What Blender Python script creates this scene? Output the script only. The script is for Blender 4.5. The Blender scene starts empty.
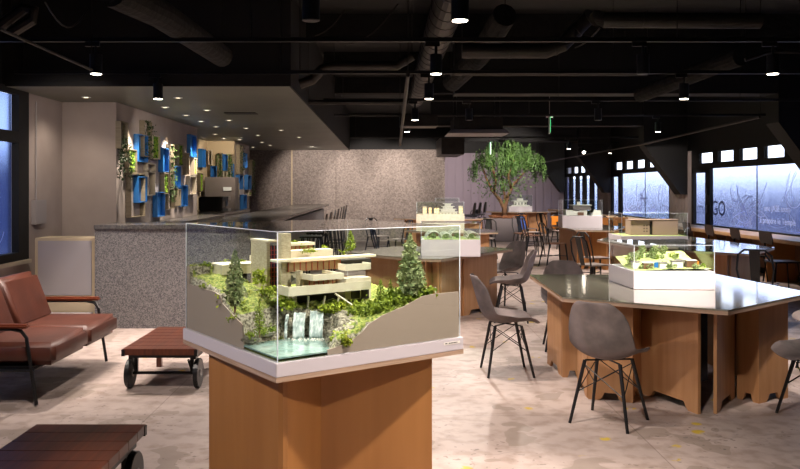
import bpy, bmesh, math, random
from mathutils import Vector, Matrix, noise
R = math.radians; PI = math.pi
random.seed(7)
sc = bpy.context.scene
col = sc.collection
F = 795.0; CX = 385.0; CY = 188.0; EYE = 1.5
def at(x, y, Y):                      # a place in the room from where it is seen and how far it stands
    return Vector(((x-CX)/F*Y, Y, EYE-(y-CY)/F*Y))
def gp(x, y, z=0.0):
    Y = F*(EYE-z)/(y-CY); return Vector(((x-CX)/F*Y, Y, z))
# ---------------------------------------------------------------- materials
def lin(c):
    if isinstance(c, str):
        c = [int(c[i:i+2], 16)/255 for i in (0, 2, 4)]
    return tuple((v/12.92 if v <= .04045 else ((v+.055)/1.055)**2.4) for v in c)+(1,)
def newmat(name):
    m = bpy.data.materials.new(name); m.use_nodes = True
    nt = m.node_tree; b = nt.nodes['Principled BSDF']
    return m, nt, b
def M(name, c, rough=.5, metal=0, c2=None, scale=8, stretch=None, bump=0, spec=.5, detail=4, lo=.35, hi=.65, emit=None, es=0, kind='noise', coat=0):
    m, nt, b = newmat(name)
    b.inputs['Base Color'].default_value = lin(c); b.inputs['Roughness'].default_value = rough
    b.inputs['Metallic'].default_value = metal; b.inputs['Specular IOR Level'].default_value = spec
    b.inputs['Coat Weight'].default_value = coat; b.inputs['Coat Roughness'].default_value = .08
    if emit: b.inputs['Emission Color'].default_value = lin(emit); b.inputs['Emission Strength'].default_value = es
    if c2 or bump:
        tc = nt.nodes.new('ShaderNodeTexCoord'); mp = nt.nodes.new('ShaderNodeMapping')
        mp.inputs['Scale'].default_value = stretch or (1, 1, 1)
        nt.links.new(tc.outputs['Object'], mp.inputs['Vector'])
        if kind == 'vor':
            t = nt.nodes.new('ShaderNodeTexVoronoi'); t.inputs['Scale'].default_value = scale; out = t.outputs['Color']
        else:
            t = nt.nodes.new('ShaderNodeTexNoise'); t.inputs['Scale'].default_value = scale; t.inputs['Detail'].default_value = detail; out = t.outputs['Fac']
        nt.links.new(mp.outputs[0], t.inputs['Vector'])
        if c2:
            r = nt.nodes.new('ShaderNodeValToRGB'); r.color_ramp.elements[0].position = lo; r.color_ramp.elements[1].position = hi
            r.color_ramp.elements[0].color = lin(c); r.color_ramp.elements[1].color = lin(c2)
            nt.links.new(out, r.inputs[0]); nt.links.new(r.outputs[0], b.inputs['Base Color'])
        if bump:
            bp = nt.nodes.new('ShaderNodeBump'); bp.inputs['Strength'].default_value = bump; bp.inputs['Distance'].default_value = .02
            nt.links.new(out, bp.inputs['Height']); nt.links.new(bp.outputs[0], b.inputs['Normal'])
    return m
def glassmat(name, tint='f4fbf8', f0=.05, fmax=.9):
    m = bpy.data.materials.new(name); m.use_nodes = True; nt = m.node_tree; nt.nodes.clear()
    o = nt.nodes.new('ShaderNodeOutputMaterial'); mx = nt.nodes.new('ShaderNodeMixShader')
    t = nt.nodes.new('ShaderNodeBsdfTransparent'); t.inputs[0].default_value = lin(tint)
    g = nt.nodes.new('ShaderNodeBsdfGlossy'); g.inputs['Roughness'].default_value = .0
    lw = nt.nodes.new('ShaderNodeLayerWeight'); lw.inputs[0].default_value = .5
    p = nt.nodes.new('ShaderNodeMath'); p.operation = 'POWER'; p.inputs[1].default_value = 5
    q = nt.nodes.new('ShaderNodeMath'); q.operation = 'MULTIPLY_ADD'; q.inputs[1].default_value = fmax-f0; q.inputs[2].default_value = f0
    nt.links.new(lw.outputs['Facing'], p.inputs[0]); nt.links.new(p.outputs[0], q.inputs[0]); nt.links.new(q.outputs[0], mx.inputs[0])
    nt.links.new(t.outputs[0], mx.inputs[1]); nt.links.new(g.outputs[0], mx.inputs[2]); nt.links.new(mx.outputs[0], o.inputs[0])
    return m
def floormat():
    m, nt, b = newmat('worn_concrete')
    N = nt.nodes.new; L = nt.links.new
    tc = N('ShaderNodeTexCoord')
    def noise_(s, d=6, dist=0):
        t = N('ShaderNodeTexNoise'); t.inputs['Scale'].default_value = s; t.inputs['Detail'].default_value = d; t.inputs['Distortion'].default_value = dist
        L(tc.outputs['Object'], t.inputs['Vector']); return t
    def ramp(src, stops):
        r = N('ShaderNodeValToRGB'); e = r.color_ramp.elements
        e[0].position, e[0].color = stops[0][0], lin(stops[0][1]); e[1].position, e[1].color = stops[-1][0], lin(stops[-1][1])
        for p_, c_ in stops[1:-1]:
            n = e.new(p_); n.color = lin(c_)
        L(src, r.inputs[0]); return r
    def mix(fac, a, c, mode='MIX'):
        x = N('ShaderNodeMix'); x.data_type = 'RGBA'; x.blend_type = mode
        if isinstance(fac, float): x.inputs[0].default_value = fac
        else: L(fac, x.inputs[0])
        L(a, x.inputs[6])
        if isinstance(c, str): x.inputs[7].default_value = lin(c)
        else: L(c, x.inputs[7])
        return x.outputs[2]
    base = ramp(noise_(1.6, 9, .2).outputs['Fac'], [(.3, 'ae9d95'), (.5, 'b7a69e'), (.7, 'bbaba3')]).outputs[0]
    fine = ramp(noise_(9, 8).outputs['Fac'], [(.35, 'e2ddd8'), (.55, 'ffffff')]).outputs[0]
    c = mix(1.0, base, fine, 'MULTIPLY')
    blot = ramp(noise_(3.0, 2, .15).outputs['Fac'], [(.60, '000000'), (.606, 'e0e0e0'), (.75, 'e0e0e0')]).outputs[0]
    c = mix(blot, c, '94857a')
    v = N('ShaderNodeTexVoronoi'); v.inputs['Scale'].default_value = 2.6; v.inputs['Randomness'].default_value = 1
    L(tc.outputs['Object'], v.inputs['Vector'])
    yel = ramp(v.outputs['Distance'], [(.0, 'ffffff'), (.10, 'ffffff'), (.13, '000000')]).outputs[0]
    patch = ramp(noise_(13, 3).outputs['Fac'], [(.45, '000000'), (.52, 'ffffff')]).outputs[0]
    yel = mix(1.0, yel, patch, 'MULTIPLY')
    c = mix(yel, c, 'c8ac3a')
    # thin dark scuffs
    s = N('ShaderNodeTexVoronoi'); s.feature = 'DISTANCE_TO_EDGE'; s.inputs['Scale'].default_value = .75
    ns = noise_(3, 3); ad = N('ShaderNodeVectorMath'); ad.operation = 'MULTIPLY_ADD'; ad.inputs[1].default_value = (.35, .35, .35)
    L(ns.outputs['Color'], ad.inputs[0]); L(tc.outputs['Object'], ad.inputs[2]); L(ad.outputs[0], s.inputs['Vector'])
    cr = ramp(s.outputs['Distance'], [(.0, '8a8a8a'), (.006, '000000')]).outputs[0]
    br = ramp(noise_(1.3, 2).outputs['Fac'], [(.5, '000000'), (.56, 'ffffff')]).outputs[0]
    c = mix(mix(1.0, cr, br, 'MULTIPLY'), c, '4a4038')
    sp = ramp(noise_(24, 1).outputs['Fac'], [(.66, '000000'), (.68, 'c0c0c0')]).outputs[0]
    sp = mix(1.0, sp, br, 'MULTIPLY'); c = mix(sp, c, '4a423c')
    # slab joints
    bk = N('ShaderNodeTexBrick'); bk.offset = 0; bk.inputs['Scale'].default_value = 1
    bk.inputs['Brick Width'].default_value = 1.55; bk.inputs['Row Height'].default_value = 1.05; bk.inputs['Mortar Size'].default_value = .004
    bk.inputs['Color1'].default_value = (1, 1, 1, 1); bk.inputs['Color2'].default_value = (.93, .93, .93, 1); bk.inputs['Mortar'].default_value = (.55, .52, .5, 1)
    L(tc.outputs['Object'], bk.inputs['Vector'])
    c = mix(.75, c, mix(1.0, c, bk.outputs['Color'], 'MULTIPLY'))
    L(c, b.inputs['Base Color'])
    rr = N('ShaderNodeMapRange'); rr.inputs[3].default_value = .38; rr.inputs[4].default_value = .7
    L(noise_(2, 4).outputs['Fac'], rr.inputs[0]); L(rr.outputs[0], b.inputs['Roughness'])
    bp = N('ShaderNodeBump'); bp.inputs['Strength'].default_value = .05; bp.inputs['Distance'].default_value = .01
    L(noise_(14, 6).outputs['Fac'], bp.inputs['Height']); L(bp.outputs[0], b.inputs['Normal'])
    return m
def granite(name, a, b_, scale=70, rough=.35):
    m, nt, b = newmat(name); N = nt.nodes.new; L = nt.links.new
    tc = N('ShaderNodeTexCoord'); v = N('ShaderNodeTexVoronoi'); v.inputs['Scale'].default_value = scale
    sp = N('ShaderNodeSeparateColor'); L(tc.outputs['Object'], v.inputs['Vector']); L(v.outputs['Color'], sp.inputs[0])
    n = N('ShaderNodeTexNoise'); n.inputs['Scale'].default_value = 1.2; L(tc.outputs['Object'], n.inputs['Vector'])
    ad = N('ShaderNodeMath'); ad.operation = 'MULTIPLY_ADD'; ad.inputs[1].default_value = .8; L(sp.outputs[0], ad.inputs[0])
    q = N('ShaderNodeMath'); q.operation = 'MULTIPLY'; q.inputs[1].default_value = .2; L(n.outputs['Fac'], q.inputs[0]); L(q.outputs[0], ad.inputs[2])
    r = N('ShaderNodeValToRGB'); e = r.color_ramp.elements; e[0].position = .1; e[0].color = lin(a); e[1].position = .95; e[1].color = lin(b_)
    L(ad.outputs[0], r.inputs[0]); L(r.outputs[0], b.inputs['Base Color']); b.inputs['Roughness'].default_value = rough
    return m
MT = {}
MT['floor'] = floormat()
MT['black'] = M('black_paint', '060505', .75, c2='090808', scale=3)
MT['blackm'] = M('black_metal', '0e0e10', .38, 0)
MT['duct'] = M('dark_galvanised_duct', '34302d', .45, .5, c2='292624', scale=5)
MT['beamrough'] = M('sprayed_fireproofing', '14110f', .95, c2='0a0908', scale=12, bump=1)
MT['plaster'] = M('mauve_plaster', 'a89c98', .85, c2='9c908c', scale=2, bump=.05)
MT['cream'] = M('cream_plaster', 'b8a78c', .8)
MT['soffit'] = M('grey_soffit', '72746a', .45, c2='696b62', scale=1.5)
MT['granite'] = granite('grey_granite', '4a484c', '8a8684', 110, .55)
MT['wallgran'] = granite('speckled_wall_panel', '6a605a', '92867e', 30, .7)
MT['ctop'] = granite('dark_polished_counter', '3e3c3c', '625e5b', 70, .22)
MT['mauve'] = M('mauve_corrugated_panel', '827682', .7, c2='796e79', scale=1, stretch=(1, 1, .1))
MT['ply'] = M('warm_plywood', 'bb8d62', .55, c2='aa7a50', scale=3, stretch=(6, 6, .5), lo=.3, hi=.7)
MT['ply2'] = M('orange_plywood', 'a8743f', .5, c2='9a6735', scale=2.2, stretch=(4, 4, .35), lo=.3, hi=.7)
MT['plyedge'] = M('plywood_edge', 'b89c86', .6, c2='9c8068', scale=4, stretch=(1, 1, 40))
MT['pale'] = M('pale_beech', 'c9a276', .5, c2='bd9468', scale=2, stretch=(.4, 6, 6))
MT['dwood'] = M('dark_red_teak', '6a3826', .35, c2='4c2618', scale=3, stretch=(14, .8, 3), lo=.3, hi=.7)
MT['armw'] = M('red_brown_wood', '84452c', .35, c2='6a3320', scale=3, stretch=(1, 8, 8))
MT['leather'] = M('brown_leather', '552c1f', .45, c2='482318', scale=6, bump=.12)
MT['white'] = M('white_laminate', 'c6bfc4', .45)
MT['mwhite'] = M('model_white', 'e4e0d8', .6)
MT['mcream'] = M('model_cream_board', 'ddd3be', .6, c2='d2c7b0', scale=20)
MT['mstone'] = M('model_stone_board', 'c4b79c', .75, c2='a2957a', scale=60, stretch=(1, 1, 3), lo=.3, hi=.7)
MT['mred'] = M('model_red_mullion', 'a8412c', .6)
MT['mglz'] = M('model_tan_glazing', 'a98962', .35)
MT['mdark'] = M('model_dark_window_and_shade', '2c2622', .8)  # dark model windows, and shade of open voids put into colour
MT['board'] = M('taupe_side_board', 'a89488', .45)
MT['grass'] = M('model_grass', '6f8a34', .95, c2='9a9a62', scale=22, bump=.7, lo=.4, hi=.66)
MT['rock'] = M('model_rock', '6a6255', .9, c2='b4ab98', scale=45, stretch=(1, 1, 3), bump=1, lo=.35, hi=.65)
MT['water'] = M('model_water', '8aa8a2', .1, c2='b9ccc6', scale=14, bump=.25, lo=.45, hi=.75, coat=.6)
MT['foam'] = M('model_falls', 'eef2f2', .35, c2='a3b4b6', scale=30, stretch=(3, 3, .6), lo=.35, hi=.6)
MT['fol1'] = M('dull_green_foliage', 'a3a878', .9, c2='6c8050', scale=40)
MT['fol2'] = M('olive_foliage', '92a030', .9, c2='5c7020', scale=60)
MT['fol3'] = M('yellow_green_foliage', 'b4be3c', .9, c2='7c8c28', scale=60)
MT['leaf'] = M('fern_leaf', '4e7030', .6, c2='2c481c', scale=3)
MT['leafd'] = M('dark_ivy_leaf', '1c3014', .7, c2='304a1e', scale=20)
MT['moss'] = M('bright_moss', '86a62c', .95, c2='3f6a1c', scale=22, bump=1, lo=.4, hi=.6)
MT['bark'] = M('brown_bark', '7a5a3c', .9, c2='5c4230', scale=14, bump=.4)
MT['blue'] = M('blue_lacquer', '1d62a6', .5)
MT['boxgrey'] = M('grey_wood_box', '857a68', .6, c2='756a59', scale=6, stretch=(1, 1, 8))
MT['boxwhite'] = M('pale_box', 'b5ab9a', .6)
MT['shell'] = M('grey_felt_shell', '7d716f', .8, c2='57504f', scale=6, bump=.1, lo=.35, hi=.68)
MT['shellseat'] = M('grey_seat_surface', '93867f', .6)
MT['top'] = M('dark_glass_tabletop', '908c7c', .1, c2='6e6a5c', scale=60, coat=.7, spec=.5)
MT['greyp'] = M('grey_planter', '6e6666', .7)
MT['chips'] = M('bark_chips', '8c5a3a', .9, c2='6a4228', scale=30, bump=1)
MT['seatwood'] = M('brown_seat', '6c4a35', .5)
MT['orange'] = M('orange_plastic', 'c87818', .5)
MT['bluecl'] = M('blue_seat_back', '3a5fb0', .6)
MT['pink'] = M('pink_board', 'b49486', .7)
MT['warmlit'] = M('lit_model_window', 'ffcf80', .5, emit='ffb860', es=1.5)
MT['silver'] = M('silver_metal', '8e8e90', .3, .8)
MT['cable'] = M('dark_cable', '1c1a19', .6)
MT['grate'] = M('grey_panel', '9a9496', .6)
MT['edge'] = M('edge_glint_and_pale_trim', 'dfe6ee', .3)  # pale tone for painted case edge glints, also rings and display
MT['glass'] = glassmat('clear_acrylic')
MT['lens'] = M('lamp_lens', 'ffffff', .5, emit='fff1dc', es=14)
MT['lensoff'] = M('dark_lens', '181614', .3)
MT['signg'] = M('green_exit_face', '1d9a5a', .5, emit='2fd080', es=3.5)
MT['signw'] = M('white_exit_face', 'f0f4e8', .5, emit='f0f4e0', es=5.0)
MT['film'] = M('white_window_lettering', 'b9c4ea', .8, emit='b8c6ff', es=.20)  # own glow stands in for daylight behind the lettering
MT['letter'] = M('dark_window_lettering', '2c3562', .7)
MT['filmd'] = M('faint_window_drawing', '8f9cd0', .8, emit='a2b0e8', es=.13)  # glow added so the drawn lines look backlit by daylight
MT['outb'] = M('far_street_facade', '4a5070', .9, c2='343a58', scale=.6)
MT['outg'] = M('street_ground', '4a4c58', .9)
# ---------------------------------------------------------------- mesh helpers
class MB:
    def __init__(s): s.bm = bmesh.new()
    def quad(s, *p):
        try: return s.bm.faces.new([s.bm.verts.new(Vector(q)) for q in p])
        except ValueError: pass
    def hexa(s, c):                       # 8 corners, bottom 4 then top 4
        v = [s.bm.verts.new(Vector(q)) for q in c]
        for f in ((3,2,1,0),(4,5,6,7),(0,1,5,4),(1,2,6,5),(2,3,7,6),(3,0,4,7)): s.bm.faces.new([v[i] for i in f])
    def box(s, x0, y0, z0, x1, y1, z1, M4=None):
        c = [(x0,y0,z0),(x1,y0,z0),(x1,y1,z0),(x0,y1,z0),(x0,y0,z1),(x1,y0,z1),(x1,y1,z1),(x0,y1,z1)]
        if M4 is not None: c = [M4 @ Vector(q) for q in c]
        s.hexa(c)
    def prism(s, poly, z0, z1):
        a = [s.bm.verts.new((p[0], p[1], z0)) for p in poly]; b = [s.bm.verts.new((p[0], p[1], z1)) for p in poly]
        s.bm.faces.new(a[::-1]); s.bm.faces.new(b); n = len(poly)
        for i in range(n): s.bm.faces.new([a[i], a[(i+1) % n], b[(i+1) % n], b[i]])
    def ext(s, pts, d):                   # planar outline pushed along d
        d = Vector(d); a = [s.bm.verts.new(Vector(p)) for p in pts]; b = [s.bm.verts.new(Vector(p)+d) for p in pts]
        s.bm.faces.new(a[::-1]); s.bm.faces.new(b); n = len(pts)
        for i in range(n): s.bm.faces.new([a[i], a[(i+1) % n], b[(i+1) % n], b[i]])
    def tube(s, pts, r, n=8, cap=True):
        pts = [Vector(p) for p in pts]; rs = r if isinstance(r, (list, tuple)) else [r]*len(pts)
        rings = []; up = None
        for i, p in enumerate(pts):
            d = (pts[min(i+1, len(pts)-1)]-pts[max(i-1, 0)]).normalized()
            if up is None:
                up = Vector((0, 0, 1)) if abs(d.z) < .9 else Vector((1, 0, 0))
            x = d.cross(up).normalized(); y = x.cross(d).normalized(); up = y
            rings.append([s.bm.verts.new(p+(x*math.cos(2*PI*k/n)+y*math.sin(2*PI*k/n))*rs[i]) for k in range(n)])
        for a, b in zip(rings, rings[1:]):
            for k in range(n): s.bm.faces.new([a[k], a[(k+1) % n], b[(k+1) % n], b[k]])
        if cap: s.bm.faces.new(rings[0][::-1]); s.bm.faces.new(rings[-1])
    def blob(s, c, r, sub=1, j=.15, sz=(1, 1, 1)):
        g = bmesh.ops.create_icosphere(s.bm, subdivisions=sub, radius=1)
        for v in g['verts']:
            k = r*(1+random.uniform(-j, j)); v.co = Vector((v.co.x*k*sz[0]+c[0], v.co.y*k*sz[1]+c[1], v.co.z*k*sz[2]+c[2]))
    def leaf(s, c, r, asp=.5, droop=None):
        c = Vector(c); d = droop or Vector((random.gauss(0,1), random.gauss(0,1), random.gauss(0,1))).normalized()
        e = d.cross(Vector((random.gauss(0,1), random.gauss(0,1), random.gauss(0,1)))).normalized()*r*asp; d = d*r
        s.quad(c-d, c+e, c+d, c-e)
    def build(s, name, mat, parent=None, bevel=0, smooth=False, kind=None, loc=None):
        bmesh.ops.recalc_face_normals(s.bm, faces=s.bm.faces)
        me = bpy.data.meshes.new(name); 
        if bevel:
            bmesh.ops.bevel(s.bm, geom=[e for e in s.bm.edges if len(e.link_faces) == 2 and e.calc_face_angle(0) > .5], offset=bevel, segments=2, affect='EDGES', clamp_overlap=True)
        if loc is not None:
            for v in s.bm.verts: v.co -= Vector(loc)
        s.bm.to_mesh(me); s.bm.free()
        if smooth:
            for p in me.polygons: p.use_smooth = True
        me.materials.append(MT[mat] if isinstance(mat, str) else mat)
        o = bpy.data.objects.new(name, me); col.objects.link(o)
        if parent is not None: o.parent = parent
        if loc is not None: o.location = loc
        if kind: o['kind'] = kind
        return o
def tag(o, label, cat, group=None, kind=None):
    o['label'] = label; o['category'] = cat
    if group: o['group'] = group
    if kind: o['kind'] = kind
    return o
def thing(name, loc, rz, label, cat, group=None):
    o = bpy.data.objects.new(name, None); col.objects.link(o); o.location = loc; o.rotation_euler = (0, 0, rz); o.empty_display_size = .1
    return tag(o, label, cat, group)
def dup(o, loc=None, rz=None, label=None, group=None, parent=None):
    c = o.copy(); col.objects.link(c)
    if parent is not None: c.parent = parent
    for ch in list(o.children): dup(ch, parent=c)
    if loc is not None: c.location = loc
    if rz is not None: c.rotation_euler = (0, 0, rz)
    if label: c['label'] = label
    if group: c['group'] = group
    return c
def struct(name, mb, mat, bevel=0):
    return mb.build(name, mat, bevel=bevel, kind='structure')
def sbox(name, mat, *b):
    m = MB(); m.box(*b); return struct(name, m, mat)
# ================================================================ THE ROOM
XR = 6.65; XL = -4.06; YB = 29.6; ZC = 3.6
sbox('floor', 'floor', -8, -3, -.1, 9, 31, 0)
sbox('ceiling', 'black', -8, -3, ZC, 9, 31, ZC+.1)
# right wall: dark frames, three bays of windows
BAYS = [5.4, 11.5, 17.6, 23.7]             # each bay runs 5.6 m from here
w = MB()
w.box(XR, -3, 0, XR+.06, YB, .72); w.box(XR, -3, 2.27, XR+.06, YB, ZC); w.box(XR, -3, .72, XR+.06, 6.2, 2.27)
for ya, yb_ in ((11.2, 12.2), (17.2, 18.35), (23.35, 24.4), (29.4, YB)): w.box(XR, ya, .72, XR+.06, yb_, 2.27)
w.build('wall_right', 'black', kind='structure')
wn = 0
panes = []
for bi, y1 in enumerate([17.2, 23.35, 29.4, 11.2]):
    f = MB(); wn += 1
    y0 = y1-5.0
    X0, X1 = XR-.02, XR+.05
    f.box(X0, y0, 1.90, X1, y1, 2.02); f.box(X0, y0, 2.23, X1, y1, 2.29); f.box(X0, y0, .70, X1, y1, .745)
    # uprights of the lower lights
    lowers = [(y1-.73, y1-.10, 1.82), (y1-2.885, y1-.97, 1.90), (y1-4.78, y1-2.905, 1.90)]
    if bi == 2: lowers = [(y1-.75-k*.95, y1-.2-k*.95, 1.82) for k in range(5)]
    edges = sorted([y0]+[e for l in lowers for e in l[:2]]+[y1])
    for a, b in zip(edges[::2], edges[1::2]):
        if b > a: f.box(X0 if b-a > .03 else X1-.012, a, .72, X1, b, 1.92)
    if bi != 2: f.box(X0, y1-.8, 1.82, X1, y1, 1.92)
    uppers = [(y1-.4-k*.965-.70, y1-.4-k*.965) for k in range(5)]
    e2 = sorted([y0]+[min(max(e, y0), y1) for l in uppers for e in l]+[y1])
    for a, b in zip(e2[::2], e2[1::2]): f.box(X0, a, 2.0, X1, b, 2.25)
    win = f.build('window_%d' % wn, 'black', kind='structure')
    h = MB(); h.box(X0-.03, y1-.9, 1.35, X0, y1-.86, 1.5); h.box(X0-.03, y1-.9, 1.0, X0, y1-.86, 1.15); h.build('window_handle', 'blackm', win)
    panes.append((win, lowers, uppers, y0, y1))
def frosted(name, rough, emi, es, refr):
    m = bpy.data.materials.new(name); m.use_nodes = True; nt = m.node_tree; nt.nodes.clear(); N = nt.nodes.new; L = nt.links.new
    o = N('ShaderNodeOutputMaterial'); r = N('ShaderNodeBsdfRefraction'); r.inputs['Roughness'].default_value = rough; r.inputs['IOR'].default_value = 1.3
    r.inputs[0].default_value = lin(refr); g = N('ShaderNodeBsdfGlossy'); g.inputs['Roughness'].default_value = .15
    mx = N('ShaderNodeMixShader'); mx.inputs[0].default_value = .04; L(r.outputs[0], mx.inputs[1]); L(g.outputs[0], mx.inputs[2])
    e = N('ShaderNodeEmission'); e.inputs[0].default_value = lin(emi); e.inputs[1].default_value = es  # faint glow in the pane stands in for daylight coming through
    a = N('ShaderNodeAddShader'); L(mx.outputs[0], a.inputs[0]); L(e.outputs[0], a.inputs[1]); L(a.outputs[0], o.inputs[0])
    return m
MT['frost'] = frosted('frosted_window_film', .27, '5c70c8', .03, 'eef2ff')
MT['frostl'] = frosted('left_window_film', .2, '5c70c8', .02, 'b4bfd6')
MT['clearp'] = frosted('upper_window_glass', .05, 'd8e2ff', .05, 'ffffff')
for win, lowers, uppers, y0, y1 in panes:
    for a, b, zt in lowers:
        g = MB(); g.box(XR+.05, a, .745, XR+.056, b, zt); g.build('pane', 'frost', win)
    for a, b in uppers:
        a = max(a, y0); 
        if b-a > .05:
            g = MB(); g.box(XR+.05, a, 2.02, XR+.056, b, 2.23); g.build('pane', 'clearp', win)
# drawings and words on the film
def text_obj(name, body, size, loc, rot, mat, parent, ext=.0008):
    c = bpy.data.curves.new(name, 'FONT'); c.body = body; c.size = size; c.extrude = ext; c.align_x = 'CENTER'; c.align_y = 'CENTER'
    o = bpy.data.objects.new(name, c); col.objects.link(o)
    dg = bpy.context.evaluated_depsgraph_get(); me = bpy.data.meshes.new_from_object(o.evaluated_get(dg))
    bpy.data.objects.remove(o); me.materials.clear(); me.materials.append(MT[mat])
    q = bpy.data.objects.new(name, me); col.objects.link(q); q.location = loc; q.rotation_euler = rot
    if parent is not None: q.parent = parent
    return q
RW = (PI/2, 0, -PI/2)
XF = XR+.045
def wp(x, y):                                # a point on the right-hand window film
    Y = F*XF/(x-CX); return (XF, Y, EYE+(CY-y)*Y/F)
w1, w2, w3 = panes[0][0], panes[1][0], panes[2][0]
for body, size, x, y, mt, wnd in (("LET'S", .22, 699.3, 210, 'letter', w1), ("GO", .42, 718.5, 209, 'letter', w1), ("une JASE toute", .15, 777, 209, 'film', w1), ("à prendre le Temple", .15, 777, 221.5, 'film', w1),
                            ("the", .1, 697, 223, 'filmd', w1)):
    text_obj('window_lettering', body, size, wp(x, y), RW, mt, wnd)
random.seed(3)
def scribble(wnd, cx, cy, n, sx, sy, mat='filmd', r=.006):
    mb = MB()
    for k in range(n):
        p = Vector(wp(cx+random.gauss(0, sx*.5), cy+random.gauss(0, sy*.4))); a = random.uniform(0, 6.3); pts = []; cur = random.uniform(-.9, .9)
        for i in range(9):
            pts.append((XF, p.y, min(max(p.z, .78), 1.8))); a += cur*.35; p = p+Vector((0, math.cos(a), math.sin(a)))*.07
        rr = random.uniform(.4, 1.6)*r
        for q0, q1 in zip(pts, pts[1:]):
            d = Vector((0, q1[1]-q0[1], q1[2]-q0[2]))
            if d.length < 1e-4: continue
            e = Vector((0, -d.z, d.y)).normalized()*rr; q0 = Vector(q0); q1 = Vector(q1)
            mb.quad(q0-e, q1-e, q1+e, q0+e)
    mb.build('window_drawing', mat, wnd)
scribble(w1, 745, 209, 26, 12, 12, 'filmd', .009); scribble(w1, 737, 214, 16, 9, 9, 'film'); scribble(w1, 790, 226, 10, 7, 6)
scribble(w1, 713, 212, 10, 5, 9); scribble(w1, 785, 200, 6, 9, 8, 'film', .005)
scribble(w2, 640, 209, 24, 10, 12, 'filmd', .016); scribble(w2, 625, 208, 14, 6, 12, 'film', .01); scribble(w2, 655, 210, 14, 8, 12, 'film', .016)
# outside, seen through the film
b_ = MB(); b_.box(16, -10, -2, 17, 60, 1.95); o = b_.build('backdrop_facade_street', 'outb', kind='structure')
b_ = MB(); b_.box(-20, -10, -2, -14, 60, 2.7); o = b_.build('backdrop_facade_alley', 'outb', kind='structure')
sbox('ground_outside', 'outg', 7.2, -10, -.6, 16, 60, -.5)
# pale columns between bays, black braces and cross beams
tn = 0
for yc, i in ((17.85, 0), (24.0, 1)):
    c = MB(); c.box(XR-.06, yc-.62, 0, XR-.001, yc+.50, 2.3)
    for k in range(6): c.box(XR-.08, yc-.6+k*.19, 0, XR-.05, yc-.6+k*.19+.16, 2.25)
    c.build('wall_right_column', 'plaster', kind='structure')
for yc in (5.45, 11.35, 17.25, 23.15, 29.05):
    b = MB(); b.ext([(5.62, yc, ZC), (5.62, yc, 2.44), (6.42, yc, 1.36), (XR-.085, yc, 1.36), (XR-.085, yc, ZC)], (0, .38, 0))
    b.build('beam_brace', 'black', kind='structure')
    tn += 1
for yc in (11.35, 17.25, 23.15):
    sbox('beam_cross', 'black', 1.0 if yc < 23 else 1.74, yc, 2.85, 5.6, yc+.38, ZC)
# far wall of mauve corrugated panels
c = MB(); c.box(1.6, YB, 0, XR+.3, YB+.2, 2.8)
for k in range(17): c.box(1.72+k*.3, YB-.03, 0, 1.72+k*.3+.25, YB, 2.8)
c.build('wall_back_far', 'mauve', kind='structure'); sbox('wall_back_top', 'black', 1.6, YB-.05, 2.8, XR, YB+.2, ZC)
# speckled wall
YG = 22.7
g = MB()
xs = [-4.3, -2.66, -1.4, .2, 1.71]
for a, b in zip(xs, xs[1:]):
    for z0, z1 in ((0, 1.3), (1.304, 2.6)): g.box(a+.003, YG, z0, b-.003, YG+.115, z1)
g.box(1.60, YG+.2, 0, 1.71, YB, 2.6); g.box(-4.3, YG+.12, 0, 1.6, YG+.22, 2.6)
g.build('wall_back', 'wallgran', kind='structure')
sbox('wall_back_upper', 'black', -4.3, YG-.02, 2.6, 1.73, YG+.2, ZC); sbox('wall_return_upper', 'black', 1.6, YG+.2, 2.6, 1.72, YB, ZC)
sbox('trim_2', 'cream', -2.68, YG-.02, 0, -2.64, YG, 2.58)
# left: window, plaster pieces, planter wall, recess
sbox('wall_left', 'plaster', XL-.2, -3, 0, XL, 8.98, .70)
sbox('wall_left_upper', 'black', XL-.2, -3, 2.6, XL, 8.46, ZC)
m = MB(); m.box(XL-.2, 8.98, 0, XL, 10.0, 2.58); m.box(XL-.2, 10.0, 0, -3.38, 10.15, 2.58); m.build('wall_left_corner', 'plaster', kind='structure')
m = MB(); m.box(-3.6, 10.15, 0, -3.38, 14.3, 2.58); m.build('wall_planter', 'plaster', kind='structure')
m = MB(); m.box(-4.3, 14.2, 0, -3.6, 14.3, 2.58); m.box(-4.3, 14.3, 0, -4.1, 18.3, 2.58); m.box(-4.3, 18.3, 0, -3.48, 18.45, 2.58); m.build('wall_recess', 'cream', kind='structure')
sbox('wall_planter_far', 'plaster', -4.3, 18.45, 0, -3.48, 20.4, 2.58)
sbox('wall_left_end', 'plaster', -4.35, 20.4, 0, -4.2, YG, 2.58)
f = MB(); wx0, wx1 = XL-.05, XL+.03
f.box(wx0, 8.75, .70, wx1, 9.0, 2.58); f.box(wx0, -3, 2.0, wx1, 8.75, 2.12); f.box(wx0, -3, 2.53, wx1, 8.75, 2.6); f.box(wx0, -3, .70, wx1, 8.75, .79)
for yy in (7.2, 5.2, 3.2, 1.2, -.8): f.box(wx0, yy, .79, wx1, yy+.12, 2.53)
lw = f.build('window_5', 'black', kind='structure')
ys = [-3, -.8, 1.2, 3.2, 5.2, 7.2, 8.75]
for a, b in zip(ys, ys[1:]):
    for z0, z1, mt in ((.79, 2.0, 'frostl'), (2.12, 2.53, 'frostl')):
        g = MB(); g.box(XL-.06, a, z0, XL-.054, b, z1); g.build('pane', mt, lw)
mb = MB(); random.seed(11)
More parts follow.
